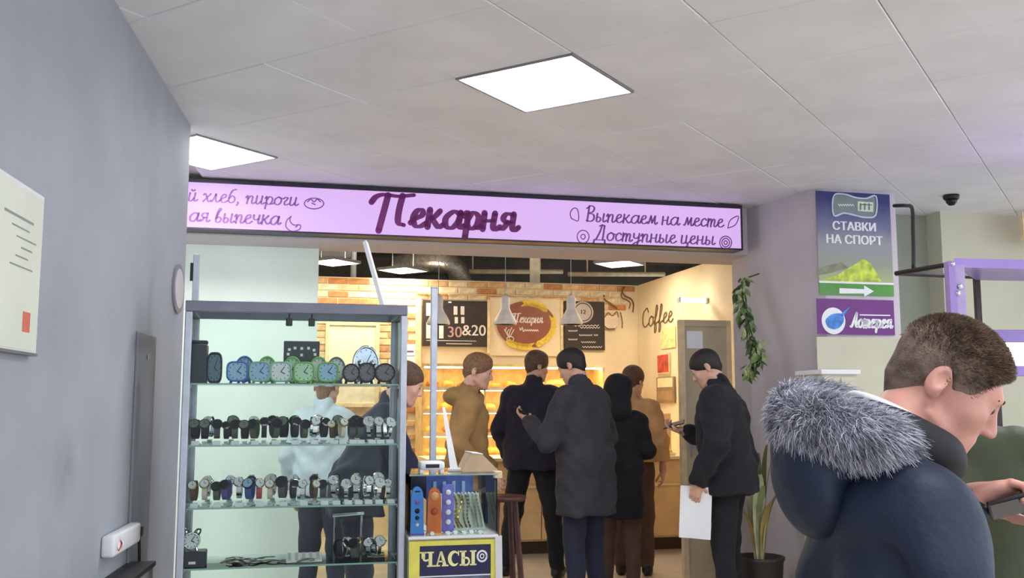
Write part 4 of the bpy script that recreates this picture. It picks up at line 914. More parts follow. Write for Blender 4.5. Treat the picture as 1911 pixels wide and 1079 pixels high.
# front sign
fz1 = kmid-.02; fz0 = fz1-.42
sg = MB(); t = .045
sg.bb((0, 0, fz0), (t, .02, fz1)); sg.bb((KW-.028, 0, fz0), (KW, .02, fz1)); sg.bb((t, 0, fz1-.02), (KW-.028, .02, fz1)); sg.bb((t, 0, fz0), (KW-.028, .02, fz0+t)); sg.build('yellow_frame', m_yel, kc)
m_nv = mat('navy_print', srgb(26, 26, 74), .5, noise=.12, nscale=8)
mb = MB(); mb.bb((t, .004, fz1-.145), (KW-.028, .018, fz1-.02)); hd = mb.build('sign_panel', m_nv, kc)
mb = MB(); mb.bb((t, .004, fz0+t), (KW-.028, .018, fz1-.15)); mb.build('sign_panel', mat('steel_print', srgb(96, 104, 122), .5, noise=.25, nscale=14), kc)
mb = MB(); mb.bb((t, .003, fz1-.15), (KW-.028, .018, fz1-.145)); mb.build('divider', m_white, kc)
# ЧАСЫ in heavy serif letters
def serif(mb, s, x, z, h, y):
    X = x; st = h*.24; sf = h*.1
    def bar(a, b, w, e=0): mb.ribbon([a, b], w, y, .0015)
    def foot(cx_, zz): mb.bb((cx_-st*.95, y-.0015, zz), (cx_+st*.95, y, zz+sf))
    for c in s:
        if c == 'Ч':
            mb.bb((X+h*.55, y-.0015, z), (X+h*.55+st, y, z+h)); mb.bb((X+h*.06, y-.0015, z+h*.55), (X+h*.06+st, y, z+h))
            mb.ribbon(smooth_curve([(X+h*.18, z+h*.62), (X+h*.24, z+h*.46), (X+h*.4, z+h*.42), (X+h*.6, z+h*.5)], 4), h*.13, y, .0015)
            foot(X+h*.55+st/2, z); foot(X+h*.55+st/2, z+h-sf); foot(X+h*.06+st/2, z+h-sf); X += h*.95
        elif c == 'А':
            mb.slab([(X+h*.38, z+h), (X+h*.52, z+h), (X+h*.86, z), (X+h*.6, z)], y-.0015, y); mb.slab([(X+h*.38, z+h), (X+h*.47, z+h), (X+h*.2, z), (X+h*.1, z)], y-.0015, y)
            mb.bb((X+h*.2, y-.0015, z+h*.28), (X+h*.66, y, z+h*.38)); foot(X+h*.15, z); foot(X+h*.73, z); X += h*.95
        elif c == 'С':
            mb.ribbon(ring_pts(X+h*.42, z+h*.5, h*.33, h*.44, 20, 50, 310), lambda q, d: h*(.08+.18*math.sin(math.pi*q)), y, .0015)
            mb.bb((X+h*.66, y-.0015, z+h*.68), (X+h*.74, y, z+h)); X += h*.82
        elif c == 'Ы':
            mb.bb((X+h*.08, y-.0015, z), (X+h*.08+st, y, z+h)); foot(X+h*.08+st/2, z+h-sf); foot(X+h*.08+st/2-.01*h, z)
            mb.ribbon(smooth_curve([(X+h*.2, z+h*.52), (X+h*.5, z+h*.5), (X+h*.62, z+h*.28), (X+h*.5, z+h*.06), (X+h*.2, z+h*.05)], 5), h*.13, y, .0015)
            mb.bb((X+h*.78, y-.0015, z), (X+h*.78+st, y, z+h)); foot(X+h*.78+st/2, z+h-sf); foot(X+h*.78+st/2, z); X += h*1.05
    return X
xl, zl = oncase(785, 1059, KY); xr, zt_ = oncase(886, 1026, KY); hh = (xr-xl)/3.72
mb = MB(); serif(mb, 'ЧАСЫ', xl-KX0, zl, hh*1.0, .0035); mb.build('lettering', mat('cream_yellow_letters', srgb(240, 234, 168), .5), kc)
mb = MB(); c_ = oncase(905, 1038, KY); mb.ribbon(ring_pts(c_[0]-KX0-.012, c_[1], .02, .022, 24), .008, .0035); mb.ribbon(ring_pts(c_[0]-KX0-.012, c_[1], .008, .009, 16), .005, .0035); mb.build('watch_drawing', m_wdial, kc)
mb = MB(); c_ = oncase(764, 1036, KY)
mb.slab([(c_[0]-KX0+.012+x_, c_[1]+z_) for x_, z_ in [(-.01, .035), (.012, .03), (.022, 0), (.012, -.035), (-.012, -.03), (-.006, 0)]][::-1], .002, .004); mb.build('hand_drawing', mat('silver_print', srgb(150, 150, 170), .5, noise=.2, nscale=40), kc)
mb = MB(); mb.add([(KW-.01, -.004, fz1+.012), (KW+.018, -.014, fz1+.016), (KW+.024, -.014, fz0), (KW-.004, -.004, fz0), (KW-.01, .0, fz1+.012), (KW+.018, -.009, fz1+.016), (KW+.024, -.009, fz0), (KW-.004, 0, fz0)], [(0, 3, 2, 1), (4, 5, 6, 7), (0, 1, 5, 4), (3, 7, 6, 2), (1, 2, 6, 5), (0, 4, 7, 3)]); mb.build('side_flap', m_white, kc)
# inside the counter: toy-like packs and bracelets
def pack(px, w, h, y, body, top, label, parts, name='watch_pack', cat='watch pack'):
    x, _ = oncase(px, 960, KY+y); o = empty(name, kpt(x-KX0, y, kmid), TH, label, cat)
    out = [(-w/2, 0), (w/2, 0), (w/2*.92, h*.75)]+[(w/2*.85*math.cos(R(a)), h*.82+h*.18*math.sin(R(a))) for a in range(0, 181, 20)]+[(-w/2*.92, h*.75)]
    mb = MB(); mb.slab(out, -.012, .012); mb.build('shell', body, o)
    for (zz, r, m, nm) in parts:
        mb = MB(); mb.lathe([(r, 0), (r*.9, .005), (1e-5, .006)], 14, Matrix.Translation((0, -.012, h*zz)) @ Matrix.Rotation(R(90), 4, 'X')); mb.build(nm, m, o, True)
    mb = MB(); mb.box((0, 0, .004), (w*1.06, .03, .008), ch=.002); mb.build('base', top, o)
    mb = MB(); mb.box((0, -.0125, h*.9), (w*.4, .002, h*.03)); mb.build('slot', m_black, o)
    return o
m_sky = mat('sky_blue_plastic', srgb(70, 140, 226), .35); m_orange = mat('orange_plastic', srgb(222, 112, 52), .35, noise=.1); m_orl = mat('light_orange', srgb(246, 168, 104), .4); m_vio = mat('violet_card', srgb(120, 112, 206), .5, noise=.15, nscale=20)
pack(778, .058, .205, .05, m_sky, mat('violet_base', srgb(110, 90, 180), .4), 'bright blue rounded watch pack in the glass counter', [(.68, .01, mat('purple_badge', srgb(140, 90, 180), .4), 'badge'), (.5, .011, m_navy, 'dial'), (.36, .009, m_navy, 'button'), (.22, .008, m_wdial, 'button')])
pack(810, .062, .20, .04, m_orange, m_orl, 'orange rounded watch pack in the glass counter', [(.82, .02, m_orl, 'face'), (.5, .016, mat('rust_badge', srgb(200, 80, 40), .4), 'badge')])
x, _ = oncase(836, 940, KY+.07); o = empty('watch_card', kpt(x-KX0, .07, kmid), TH, 'violet card with small white watches in the glass counter', 'watch pack')
mb = MB(); mb.bb((-.026, -.004, 0), (.026, .004, .21), ch=.002); mb.build('card', m_vio, o)
for k in range(4): mb = MB(); mb.lathe([(.011, 0), (.012, .003), (.008, .006), (1e-5, .006)], 14, Matrix.Translation((0, -.005, .05+.042*k)) @ Matrix.Rotation(R(90), 4, 'X')); mb.build('watch_face', m_wdial, o, True)
o = empty('display_slope', kpt(KW*.68, .2, kmid), TH, 'pale sloping stand for chain bracelets in the glass counter', 'stand')
SLm = Matrix.Translation((0, .03, .075)) @ Matrix.Rotation(R(42), 4, 'X')
mb = MB(); mb.box((0, 0, 0), (.2, .22, .006), M=SLm); mb.build('board', mat('pale_green_card', srgb(186, 198, 182), .6), o)
mb = MB(); mb.bb((-.09, .1, 0), (.09, .11, .145)); mb.build('prop', m_white, o)
base = o
for k in range(11):
    o = empty('chain_bracelet', kpt(KW*.68, .2, kmid), TH, '%s chain bracelet from the left on the sloping stand in the glass counter' % ORD[k], 'bracelet', 'chain bracelets in the counter')
    x = -.088+.0175*k; mb = MB(); wob = random.uniform(-.015, .015)
    P = [SLm @ Vector((x+wob*math.sin(i/3), -.1+.2*i/18, .007)) for i in range(19)]
    mb.tube(P, [.0045 if i % 2 else .0026 for i in range(19)], 6); mb.build('chain', random.choice((m_chrome, m_chrome, gold)), o)
    mb = MB(); mb.ball(tuple(P[-1]+Vector((0, 0, .003))), .006, 8); mb.build('clasp', m_chrome, o, True)
for k in range(9):
    x = .03+.035*k; o = empty('coiled_bracelet', kpt(min(x, KW-.03), .035+.02*(k % 2)+(.05 if x < .1 else 0), kmid), TH, '%s coiled steel bracelet along the front of the glass counter' % ORD[k], 'bracelet', 'coiled bracelets in the counter')
    mb = MB(); P = [(.017*math.cos(a/9*2*math.pi), .011*math.sin(a/9*2*math.pi), .006+.003*(a % 2)) for a in range(10)]; mb.tube(P, .0045, 6); mb.build('band', m_chrome, o, True)
    mb = MB(); mb.lathe([(.008, 0), (.009, .004), (1e-5, .005)], 12, Matrix.Translation((0, -.014, .008)) @ Matrix.Rotation(R(75), 4, 'X')); mb.build('face', m_wdial, o)
o = empty('blue_backdrop', kpt(KW*.62, KD-.05, kmid), TH, 'blue card with pale watches at the back of the glass counter', 'card')
mb = MB(); mb.bb((-.11, 0, 0), (.11, .006, ktop-kmid-.02)); mb.build('card', mat('blue_card', srgb(74, 96, 176), .5, noise=.15, nscale=16), o)
for k in range(4): mb = MB(); mb.bb((-.08+.045*k, -.004, .12), (-.065+.045*k, 0, .2), ch=.001); mb.build('strap', m_lblue, o)
# things on the counter top
x, _ = oncase(806, 868, KY+.1); o = empty('card_terminal', kpt(x-KX0, .12, ktop), TH, 'white device with a dark slot on the glass counter', 'device')
mb = MB(); mb.bb((-.055, -.04, .012), (.055, .04, .05), ch=.012); mb.build('housing', m_white, o, True)
mb = MB(); mb.bb((-.03, -.0415, .022), (.03, -.036, .038)); mb.build('slot', m_black, o)
for s in (-1, 1): mb = MB(); mb.bb((s*.045-.008, -.03, 0), (s*.045+.008, .03, .014)); mb.build('foot', m_white, o)
pa = kpt(oncase(848, 872, KY+.2)[0]-KX0, .2, ktop); pb = at(828, 760, pa.y+.12); d = pb-pa
o = empty('leaning_strip', pa, 0, 'white strip leaning upright behind the white device', 'strip')
mb = MB(); mb.add([(-.018, -.002, 0), (.018, -.002, 0), (d.x+.006, d.y, d.z), (d.x-.006, d.y, d.z), (-.018, .003, 0), (.018, .003, 0), (d.x+.006, d.y+.004, d.z), (d.x-.006, d.y+.004, d.z)], [(0, 1, 2, 3), (7, 6, 5, 4), (0, 4, 5, 1), (3, 2, 6, 7), (0, 3, 7, 4), (1, 5, 6, 2)]); mb.build('sheet', m_paper, o)
mb = MB(); mb.box((0, .005, .006), (.06, .04, .012), ch=.003); mb.build('clip_base', m_white, o)
x, _ = oncase(890, 870, KY+.2); o = empty('tan_folder', kpt(x-KX0-.01, .2, ktop), TH, 'tan sloping folder lying on the right of the glass counter', 'folder')
m_tan = mat('tan_card', srgb(206, 176, 142), .6)
mb = MB(); mb.slab([(-.07, .0), (.09, 0), (.09, .006), (.02, .075), (-.03, .08)], -.08, .08); mb.build('cover', m_tan, o)
mb = MB(); mb.slab([(-.03, .081), (.02, .076), (.022, .079), (-.03, .085)], -.085, .085); mb.build('ridge', m_paper, o)
# free-standing aluminium post of the shop front
pp = at(808, 800, 6.45); zt = at(808, 538, 6.45).z
o = empty('shop_post', (pp.x, pp.y, 0), TH, 'slim grey aluminium post standing left of the tan jacket', 'post')
mb = MB(); mb.bb((-.021, -.021, .012), (.021, .021, zt), ch=.004); mb.build('shaft', m_alu, o)
mb = MB(); mb.bb((-.06, -.06, 0), (.06, .06, .012), ch=.003); mb.build('foot', m_alu, o)
mb = MB(); mb.bb((-.024, -.024, zt), (.024, .024, zt+.01), ch=.003); mb.build('cap', m_white, o)
# ================================================================== posters on the pillar
VP_ = -.7585
def poster(name, p0, p1, label):
    a, z1 = onv(*p0, VP_); b, z0 = onv(*p1, VP_); o = shop_empty(name, (a+b)/2, VP_, z0, label, 'poster'); return o, b-a, z1-z0, (a+b)/2, z0
o, w, h, cu_, zz = poster('betting_poster', (1522, 356), (1668, 553), 'tall blue and green sports betting poster on the pillar')
def pl(px, py): u, z = onv(px, py, VP_); return u-cu_, z-zz
def grad_mat(name, stops, axis_len):
    m = bpy.data.materials.new(name); m.use_nodes = True; nt = m.node_tree; b = nt.nodes['Principled BSDF']
    tc = nt.nodes.new('ShaderNodeTexCoord'); sp = nt.nodes.new('ShaderNodeSeparateXYZ'); mp_ = nt.nodes.new('ShaderNodeMath'); mp_.operation = 'DIVIDE'; mp_.inputs[1].default_value = axis_len
    nz = nt.nodes.new('ShaderNodeTexNoise'); nz.inputs['Scale'].default_value = 6; ad = nt.nodes.new('ShaderNodeMath'); ad.operation = 'MULTIPLY_ADD'; ad.inputs[1].default_value = .12
    rp = nt.nodes.new('ShaderNodeValToRGB'); nt.links.new(tc.outputs['Object'], sp.inputs[0]); nt.links.new(sp.outputs['Z'], mp_.inputs[0])
    nt.links.new(nz.outputs['Fac'], ad.inputs[0]); nt.links.new(mp_.outputs[0], ad.inputs[2]); nt.links.new(ad.outputs[0], rp.inputs['Fac'])
    e = rp.color_ramp.elements
    while len(e) < len(stops): e.new(.5)
    for k, (t, c) in enumerate(stops): e[k].position = t; e[k].color = tuple(c)+(1,)
    nt.links.new(rp.outputs['Color'], b.inputs['Base Color']); b.inputs['Roughness'].default_value = .5; return m
gz = pl(1600, 528)[1]
mb = MB(); mb.bb((-w/2, -.003, gz), (w/2, 0, h)); mb.build('print', grad_mat('poster_print', [(.15, srgb(176, 190, 128)), (.34, srgb(150, 156, 140)), (.55, srgb(150, 152, 158)), (.8, srgb(94, 98, 140)), (1.0, srgb(48, 46, 112))], h), o)
# grass and ball picture
mb = MB(); P = [pl(*p) for p in smooth_curve([(1524, 526), (1560, 514), (1580, 502), (1598, 492), (1610, 484), (1624, 492), (1634, 508), (1644, 526)], 4)]; mb.slab(P[::-1], -.004, -.003); mb.build('grass_picture', mat('lime_print', srgb(188, 208, 70), .5, noise=.25, nscale=16), o)
mb = MB(); P = [pl(*p) for p in [(1524, 500), (1570, 490), (1584, 500), (1540, 512), (1524, 514)]]; mb.slab(P[::-1], -.0036, -.003); mb.build('stand_picture', mat('olive_print', srgb(128, 130, 104), .5, noise=.2, nscale=14), o)
mb = MB(); mb.bb((-w/2, -.004, 0), (w/2, 0, gz)); mb.build('green_band', mat('green_print', srgb(82, 150, 62), .5, noise=.1, nscale=5), o)
mb = MB(); mb.bb((-w/2, -.0045, gz-.008), (w/2, -.003, gz+.006)); mb.build('white_line', m_paper, o)
mb = MB(); P = [pl(*p) for p in [(1566, 538), (1612, 540), (1612, 533), (1630, 544), (1612, 554), (1612, 548), (1566, 548)]]; mb.slab(P[::-1], -.0052, -.004); mb.build('arrow', m_paper, o)
p = pl(1594, 424); text('СТАВКИ', .084, m_paper, o, 'lettering', (p[0], -.0045, p[1]), bold=.0035)
p = pl(1594, 449); text('НА СПОРТ', .086, m_paper, o, 'lettering', (p[0], -.0045, p[1]), bold=.0035)
mb = MB(); P = [pl(*q) for q in smooth_curve([(1555, 366), (1575, 363), (1595, 369), (1615, 371), (1634, 367), (1633, 402), (1613, 406), (1594, 402), (1574, 398), (1555, 402)], 4, True)]
mb.ribbon(P, .012, -.0045); mb.build('logo_frame', mat('logo_line', srgb(206, 210, 226), .5), o)
mb = MB(); mb.slab([pl(*q) for q in smooth_curve([(1557, 368), (1575, 365), (1595, 371), (1615, 373), (1632, 369), (1631, 400), (1613, 404), (1594, 400), (1574, 396), (1557, 400)], 4, True)[:-1]][::-1], -.0038, -.003); mb.build('logo_field', mat('logo_grey', srgb(126, 140, 140), .5), o)
mb = MB(); mb.slab([pl(*q) for q in [(1600, 376), (1629, 378), (1629, 396), (1600, 394)]][::-1], -.0046, -.0038); mb.build('logo_block', mat('logo_pale', srgb(226, 232, 206), .5), o)
mb = MB()
for k in range(3): mb.ribbon([pl(1605+8*k, 381), pl(1605+8*k, 391)], .012, -.0046); 
mb.ribbon([pl(1604, 382), pl(1626, 383)], .008, -.0046); mb.build('logo_mark', mat('logo_dark', srgb(126, 140, 140), .5), o)
mb = MB(); mb.ribbon([pl(1564+2.2*i, 383+(1.5 if i % 2 else -1.5)) for i in range(14)], .009, -.0038); mb.build('logo_script', mat('logo_pale', srgb(226, 232, 206), .5), o)
o, w, h, cu_, zz = poster('lottery_poster', (1523, 557), (1670, 626), 'purple lottery poster with a white disc below the betting poster')
mb = MB(); mb.bb((-w/2, -.003, 0), (w/2, 0, h)); mb.build('print', mat('purple_print', srgb(112, 44, 128), .5, noise=.08, nscale=4), o)
c = pl(1555, 599); r_ = abs(pl(1577, 599)[0]-c[0])
mb = MB(); mb.slab([(c[0]+x, c[1]+z) for x, z in ring_pts(0, 0, r_, r_*1.02, 30)[:-1]], -.004, -.003); mb.build('disc', m_paper, o)
mb = MB(); mb.slab([pl(*q) for q in smooth_curve([(1540, 598), (1552, 587), (1570, 586), (1574, 600), (1562, 614), (1546, 612)], 4, True)[:-1]][::-1], -.005, -.004); mb.slab([pl(*q) for q in [(1566, 588), (1586, 572), (1572, 592)]][::-1], -.005, -.003); mb.build('blue_fish', mat('fish_blue', srgb(66, 134, 214), .45, noise=.25, nscale=18), o)
a_, z_ = pl(1586, 608); b_, _ = pl(1664, 608)
mb = MB(); script(mb, 'Лотерея', a_, z_-.01, b_-a_, .055, .018, -.0035); mb.ribbon([pl(1604, 588), pl(1660, 589)], .008, -.003); mb.build('lettering', m_paper, o)
# ================================================================== dome camera, cable, kiosk frame
p = at(1775, 366, FPX*1.508/(756-366)-.1); o = empty('dome_camera', (p.x, p.y, CEIL), 0, 'small black dome camera on the ceiling right of the pillar', 'security camera')
mb = MB(); mb.lathe([(1e-5, -.078), (.02, -.074), (.036, -.055), (.044, -.03)], 20); mb.build('dome', mat('smoked_dome', srgb(16, 16, 18), .12), o, True)
mb = MB(); mb.lathe([(.05, -.032), (.056, -.02), (.056, -.002), (.04, 0)], 20); mb.build('base', m_black, o, True)
o = empty('black_cable', (0, 0, 0), 0, 'thick black cable dropping from the ceiling to the kiosk frame', 'cable')
mb = MB(); mb.tube(smooth_curve([tuple(at(1668, 384, 6.5)), tuple(at(1690, 384, 6.4)), tuple(at(1702, 389, 6.2)), tuple(at(1704, 430, 6.0)), tuple(at(1705, 470, 5.8)), tuple(at(1705, 500, 5.6))], 8), .012, 8); mb.build('cable', m_black, o, True)
m_lil = mat('lilac_metal', srgb(158, 134, 204), .35, noise=.05, nscale=4); m_dk = mat('dark_bronze_metal', srgb(58, 52, 50), .4, metal=.3)
Lp = at(1672, 509, 5.6); Np = at(1781, 492, 5.2); Fp = at(1822, 518, 5.75); zk = Np.z; Rp = Vector((3.9, 5.45, zk)); Rq = Vector((3.9, 5.9, zk))
Lp.z = Fp.z = zk
o = empty('kiosk_canopy', (Np.x, Np.y, 0), 0, 'lilac kiosk canopy frame on posts behind the man in the parka', 'kiosk')
def rel(p): return (p.x-Np.x, p.y-Np.y, p.z)
for a, b in ((Lp, Np), (Lp, Fp)): mb = MB(); mb.tube([rel(a), rel(b)], .014, 6); mb.build('bar', m_dk, o)
mb = MB(); mb.prism([rel(q)[:2] for q in (Np, Rp, Rq, Fp)], zk-.02, zk+.03); mb.build('canopy', m_lil, o)
mb = MB(); mb.tube([rel(Fp), rel(Rq)], .012, 6); mb.build('bar', m_dk, o)
mb = MB(); mb.bb((-.045, -.03, 0), (-.006, .03, zk+.01), ch=.004); mb.build('post', m_lil, o)
mb = MB(); mb.bb((-.006, -.02, 0), (.045, .025, zk-.01), ch=.004); mb.build('post', mat('pale_lilac_metal', srgb(176, 160, 206), .3, noise=.04), o)
mb = MB(); q = rel(Fp); mb.bb((q[0]-.016, q[1]-.016, 0), (q[0]+.016, q[1]+.016, zk), ch=.003); mb.build('post', m_dk, o)
for px, py in ((1781, 492), (1795, 534), (1791, 547)):
    q = at(px, py, 5.15); mb = MB(); mb.ball((q.x-Np.x, -.03, q.z), .014, 10); mb.build('knob', m_chrome, o, True)
# sign band of the kiosk: lilac rails with a lit white panel between
z1 = at(1890, 616, 5.5).z; z2 = at(1890, 640, 5.5).z; z3 = at(1890, 683, 5.5).z; z4 = at(1890, 702, 5.5).z; x0 = at(1840, 650, 5.5).x
o = empty('kiosk_sign', (x0, 5.5, 0), R(4), 'white lit kiosk sign panel between two lilac rails', 'sign')
mb = MB(); mb.bb((0, -.03, z2), (1.5, .03, z1), ch=.004); mb.build('rail', m_lil, o)
mb = MB(); mb.bb((0, -.03, z4), (1.5, .03, z3), ch=.004); mb.build('rail', m_lil, o)
mb = MB(); mb.bb((.01, -.015, z3), (1.49, .02, z2)); mb.build('panel', mat('lit_kiosk_panel', (.95, .92, .97), .5, noise=0, emit=1.2, ecol=(1, .96, 1)), o)
for xx in (.04, 1.46): mb = MB(); mb.bb((xx-.02, -.02, 0), (xx+.02, .02, z4)); mb.build('leg', m_dk, o)
o = empty('kiosk_counter', (x0+.1, 4.85, 0), R(4), 'pale kiosk counter at the right edge behind the hand', 'counter')
zc_ = at(1895, 850, 4.9).z
mb = MB(); mb.bb((0, 0, .08), (1.4, .5, zc_-.03), ch=.004); mb.build('body', m_cream, o)
mb = MB(); mb.bb((-.02, -.03, zc_-.03), (1.42, .52, zc_), ch=.004); mb.build('worktop', m_white, o)
mb = MB(); mb.bb((.02, .04, 0), (1.38, .46, .08)); mb.build('plinth', m_dk, o)
for k in range(5):
    o = empty('leaflet_stack', (x0+.16+.11*k, 5.0, zc_), R(4), '%s stack of leaflets from the left on the kiosk counter' % ORD[k], 'leaflets', 'leaflet stacks on the kiosk counter')
    mb = MB()
    for i in range(4): mb.box((random.uniform(-.004, .004), 0, .01+.02*i), (.09, .12, .018), rz=random.uniform(-.1, .1))
    mb.build('leaflets', random.choice((m_paper, m_vio, m_paper)), o)
    mb = MB(); mb.box((0, -.062, .05), (.1, .004, .1)); mb.build('holder', m_clear, o)
# orange strip at the far right wall, cream shelf below the posters
p = at(1907, 420, 7.55); o = empty('orange_strip', (p.x, p.y, 0), TH, 'vertical orange strip on the cream wall at the far right', 'strip')
z0 = at(1907, 452, 7.55).z
mb = MB(); mb.bb((-.006, -.03, z0), (.3, .0, CEIL-.03), ch=.003); mb.build('board', mat('orange_board', srgb(214, 128, 84), .5), o)
mb = MB(); mb.bb((-.016, -.032, z0), (-.006, .0, CEIL-.03)); mb.build('edge', m_wfr, o)
a_, z_ = onv(1535, 690, -1.1); b_, _ = onv(1598, 690, -1.1)
o = shop_empty('pale_cabinet', a_, -1.1, 0, 'low pale cabinet with a white top in front of the pillar', 'cabinet')
mb = MB(); mb.bb((0, 0, .06), (b_-a_, .3, z_-.03)); mb.build('body', m_cream, o)
mb = MB(); mb.bb((-.02, -.02, z_-.03), (b_-a_+.02, .32, z_), ch=.004); mb.build('top', m_white, o)
mb = MB(); mb.bb((.02, .02, 0), (b_-a_-.02, .28, .06)); mb.build('plinth', m_dk, o)
for k in range(2): 
    hw = (b_-a_)/2; mb = MB(); mb.bb((k*hw+.005, -.012, .08), ((k+1)*hw-.005, 0, z_-.05), ch=.003); d_ = mb.build('door', m_cream, o)
    mb = MB(); mb.bb((hw+(.02 if k else -.03), -.024, z_*.55), (hw+(.03 if k else -.02), -.012, z_*.62)); mb.build('handle', m_alu, d_)
# ================================================================== hanging vine and potted plant by the pillar
LEAF = MB(); LEAF.add([(0, 0, 0), (.016, -.008, -.03), (.018, -.012, -.052), (0, -.02, -.085), (-.018, -.012, -.052), (-.016, -.008, -.03), (0, -.003, -.04)], [(0, 6, 1), (1, 6, 2), (2, 6, 3), (3, 6, 4), (4, 6, 5), (5, 6, 0)])
m_leaf = [mat('leaf_dark', srgb(64, 92, 52), .5, noise=.2, nscale=30), mat('leaf_mid', srgb(108, 132, 78), .5, noise=.2, nscale=30), mat('leaf_pale', srgb(160, 172, 118), .5, noise=.2, nscale=30)]
LM = []
for m in m_leaf: me = LEAF.mesh('leaf'); me.materials.append(m); LM.append(me)
pts = [at(1384, 522, 7.25), at(1387, 560, 7.22), at(1396, 600, 7.15), at(1408, 640, 7.1), at(1412, 670, 7.08), at(1396, 700, 7.1)]
o = empty('hanging_vine', pts[0], 0, 'trailing green vine hanging down the edge of the pillar', 'vine')
P = smooth_curve([tuple(q-pts[0]) for q in pts], 8)
mb = MB(); mb.tube(P, .006, 6); mb.tube([P[0], tuple(Vector(P[0])+Vector((.16, .12, .06)))], .006, 6); mb.build('stem', m_leaf[0], o)
for k in range(150):
    q = Vector(P[int(len(P)*random.random()**.9)]); l = link('leaf', random.choice(LM), None, o)
    l.location = q+Vector((random.uniform(-.05, .03), random.uniform(-.05, .02), random.uniform(-.02, .04))); l.rotation_euler = (random.uniform(-.9, .5), random.uniform(-.6, .6), random.uniform(0, 6.28)); s = random.uniform(.7, 1.25); l.scale = (s, s, s)
pb = at(1418, 1060, 6.95); o = empty('potted_plant', (pb.x, pb.y, 0), 0, 'tall pale leaved plant in a dark pot at the foot of the pillar', 'potted plant')
zp = at(1418, 1038, 6.95).z
mb = MB(); mb.lathe([(.12, 0), (.135, .02), (.16, zp-.03), (.17, zp-.02), (.17, zp), (.152, zp), (.148, zp-.05)], 24); mb.build('pot', mat('dark_pot', srgb(58, 54, 52), .5), o, True)
mb = MB(); mb.lathe([(.148, zp-.06), (.145, zp-.04), (1e-5, zp-.03)], 20); mb.build('soil', mat('soil', srgb(60, 42, 30), .9, bump=.6), o)
m_long = [mat('pale_leaf', srgb(186, 188, 150), .5, noise=.15, nscale=6), mat('yellow_leaf', srgb(170, 146, 86), .55, noise=.2, nscale=6), mat('olive_leaf', srgb(128, 138, 92), .5, noise=.15, nscale=6)]
for k in range(16):
    a = k*2.4; sp = random.uniform(.04, .12); H = random.uniform(.5, 1.15); w = random.uniform(.016, .03); mb = MB(); ca_, sa_ = math.cos(a), math.sin(a); vs = []; n = 10
    for i in range(n+1):
        t = i/n; rr = .03+sp*t*t*1.3; zz_ = zp-.04+H*(t-.25*t**3); ww = w*(.4+1.2*math.sin(math.pi*min(t*.9+.08, 1)))
        for s in (-1, 0, 1): vs.append((rr*ca_-s*sa_*ww, rr*sa_+s*ca_*ww, zz_+(-.006 if s == 0 else 0)))
    mb.add(vs, [(3*i+j, 3*i+j+1, 3*i+j+4, 3*i+j+3) for i in range(n) for j in range(2)]); mb.build('leaf', m_long[k % 3], o, True)
# dark wooden stool behind the watch counter, with a dark coat over it
ps = at(940, 1020, 6.2); o = empty('bar_stool', (ps.x, ps.y, 0), .3, 'dark brown wooden bar stool right of the watch counter', 'stool')
zs_ = at(940, 925, 6.2).z; m_mah = mat('mahogany', srgb(72, 34, 30), .4, noise=.15, nscale=14)
mb = MB(); mb.lathe([(.02, zs_-.035), (.13, zs_-.03), (.14, zs_-.015), (.135, zs_), (1e-5, zs_)], 24); mb.build('seat', m_mah, o, True)
for k in range(4):
    a = R(45+90*k); mb = MB(); mb.tube([(.08*math.cos(a), .08*math.sin(a), zs_-.03), (.15*math.cos(a), .15*math.sin(a), 0)], [.017, .02], 8); mb.build('leg', m_mah, o)
    b = R(135+90*k); q = .12; mb = MB(); mb.tube([(q*math.cos(a), q*math.sin(a), .28), (q*math.cos(b), q*math.sin(b), .28)], .011, 8); mb.build('stretcher', m_mah, o)
# ================================================================== people
I3 = np.eye(3)
def rx(a): c, s = math.cos(a), math.sin(a); return np.array([[1, 0, 0], [0, c, -s], [0, s, c]])
def rzm(a): c, s = math.cos(a), math.sin(a); return np.array([[c, -s, 0], [s, c, 0], [0, 0, 1]])
def head_prims(c, M, s):
    P = lambda *p: c+M@(np.array(p)*s); L = []
    def e(p, r, k, rot=None, neg=False): L.append(('-e' if neg else 'e', P(*p), M if rot is None else M@rot, tuple(x*s for x in r), k*s))
    def cp(a, ra_, b, rb_, k, neg=False): L.append(('-c' if neg else 'c', P(*a), ra_*s, P(*b), rb_*s, k*s))
    e((0, -.006, .036), (.076, .098, .086), .01)             # skull
    e((0, .03, -.03), (.064, .068, .085), .03)               # face
    e((0, .048, -.075), (.047, .05, .045), .03)              # jaw
    e((0, .083, -.098), (.020, .018, .016), .02)             # chin
    for q in (-1, 1):
        e((q*.04, .062, -.02), (.026, .028, .028), .02)      # cheek
        cp((q*.062, .0, -.06), .014, (q*.03, .07, -.098), .012, .02)   # jaw line
    cp((-.034, .088, .028), .011, (.034, .088, .028), .011, .02)       # brow
    for q in (-1, 1): e((q*.032, .104, .008), (.016, .014, .011), .01, neg=True)   # eye sockets
    for q in (-1, 1): e((q*.031, .083, .007), (.013, .012, .011), .006)            # lids
    cp((0, .096, .012), .0085, (0, .116, -.026), .0115, .012)          # nose
    for q in (-1, 1): e((q*.011, .106, -.031), (.008, .01, .007), .008)
    cp((-.018, .092, -.058), .007, (.018, .092, -.058), .007, .01); cp((-.015, .091, -.071), .0075, (.015, .091, -.071), .0075, .008)
    for q in (-1, 1):
        r_ = rzm(q*-.35)@rx(-.12)
        e((q*.080, -.020, -.002), (.0075, .020, .032), .006, r_)           # ear
        e((q*.0895, -.014, .003), (.008, .012, .019), .004, r_, True)
        e((q*.077, -.012, -.024), (.007, .009, .012), .006)
    return L
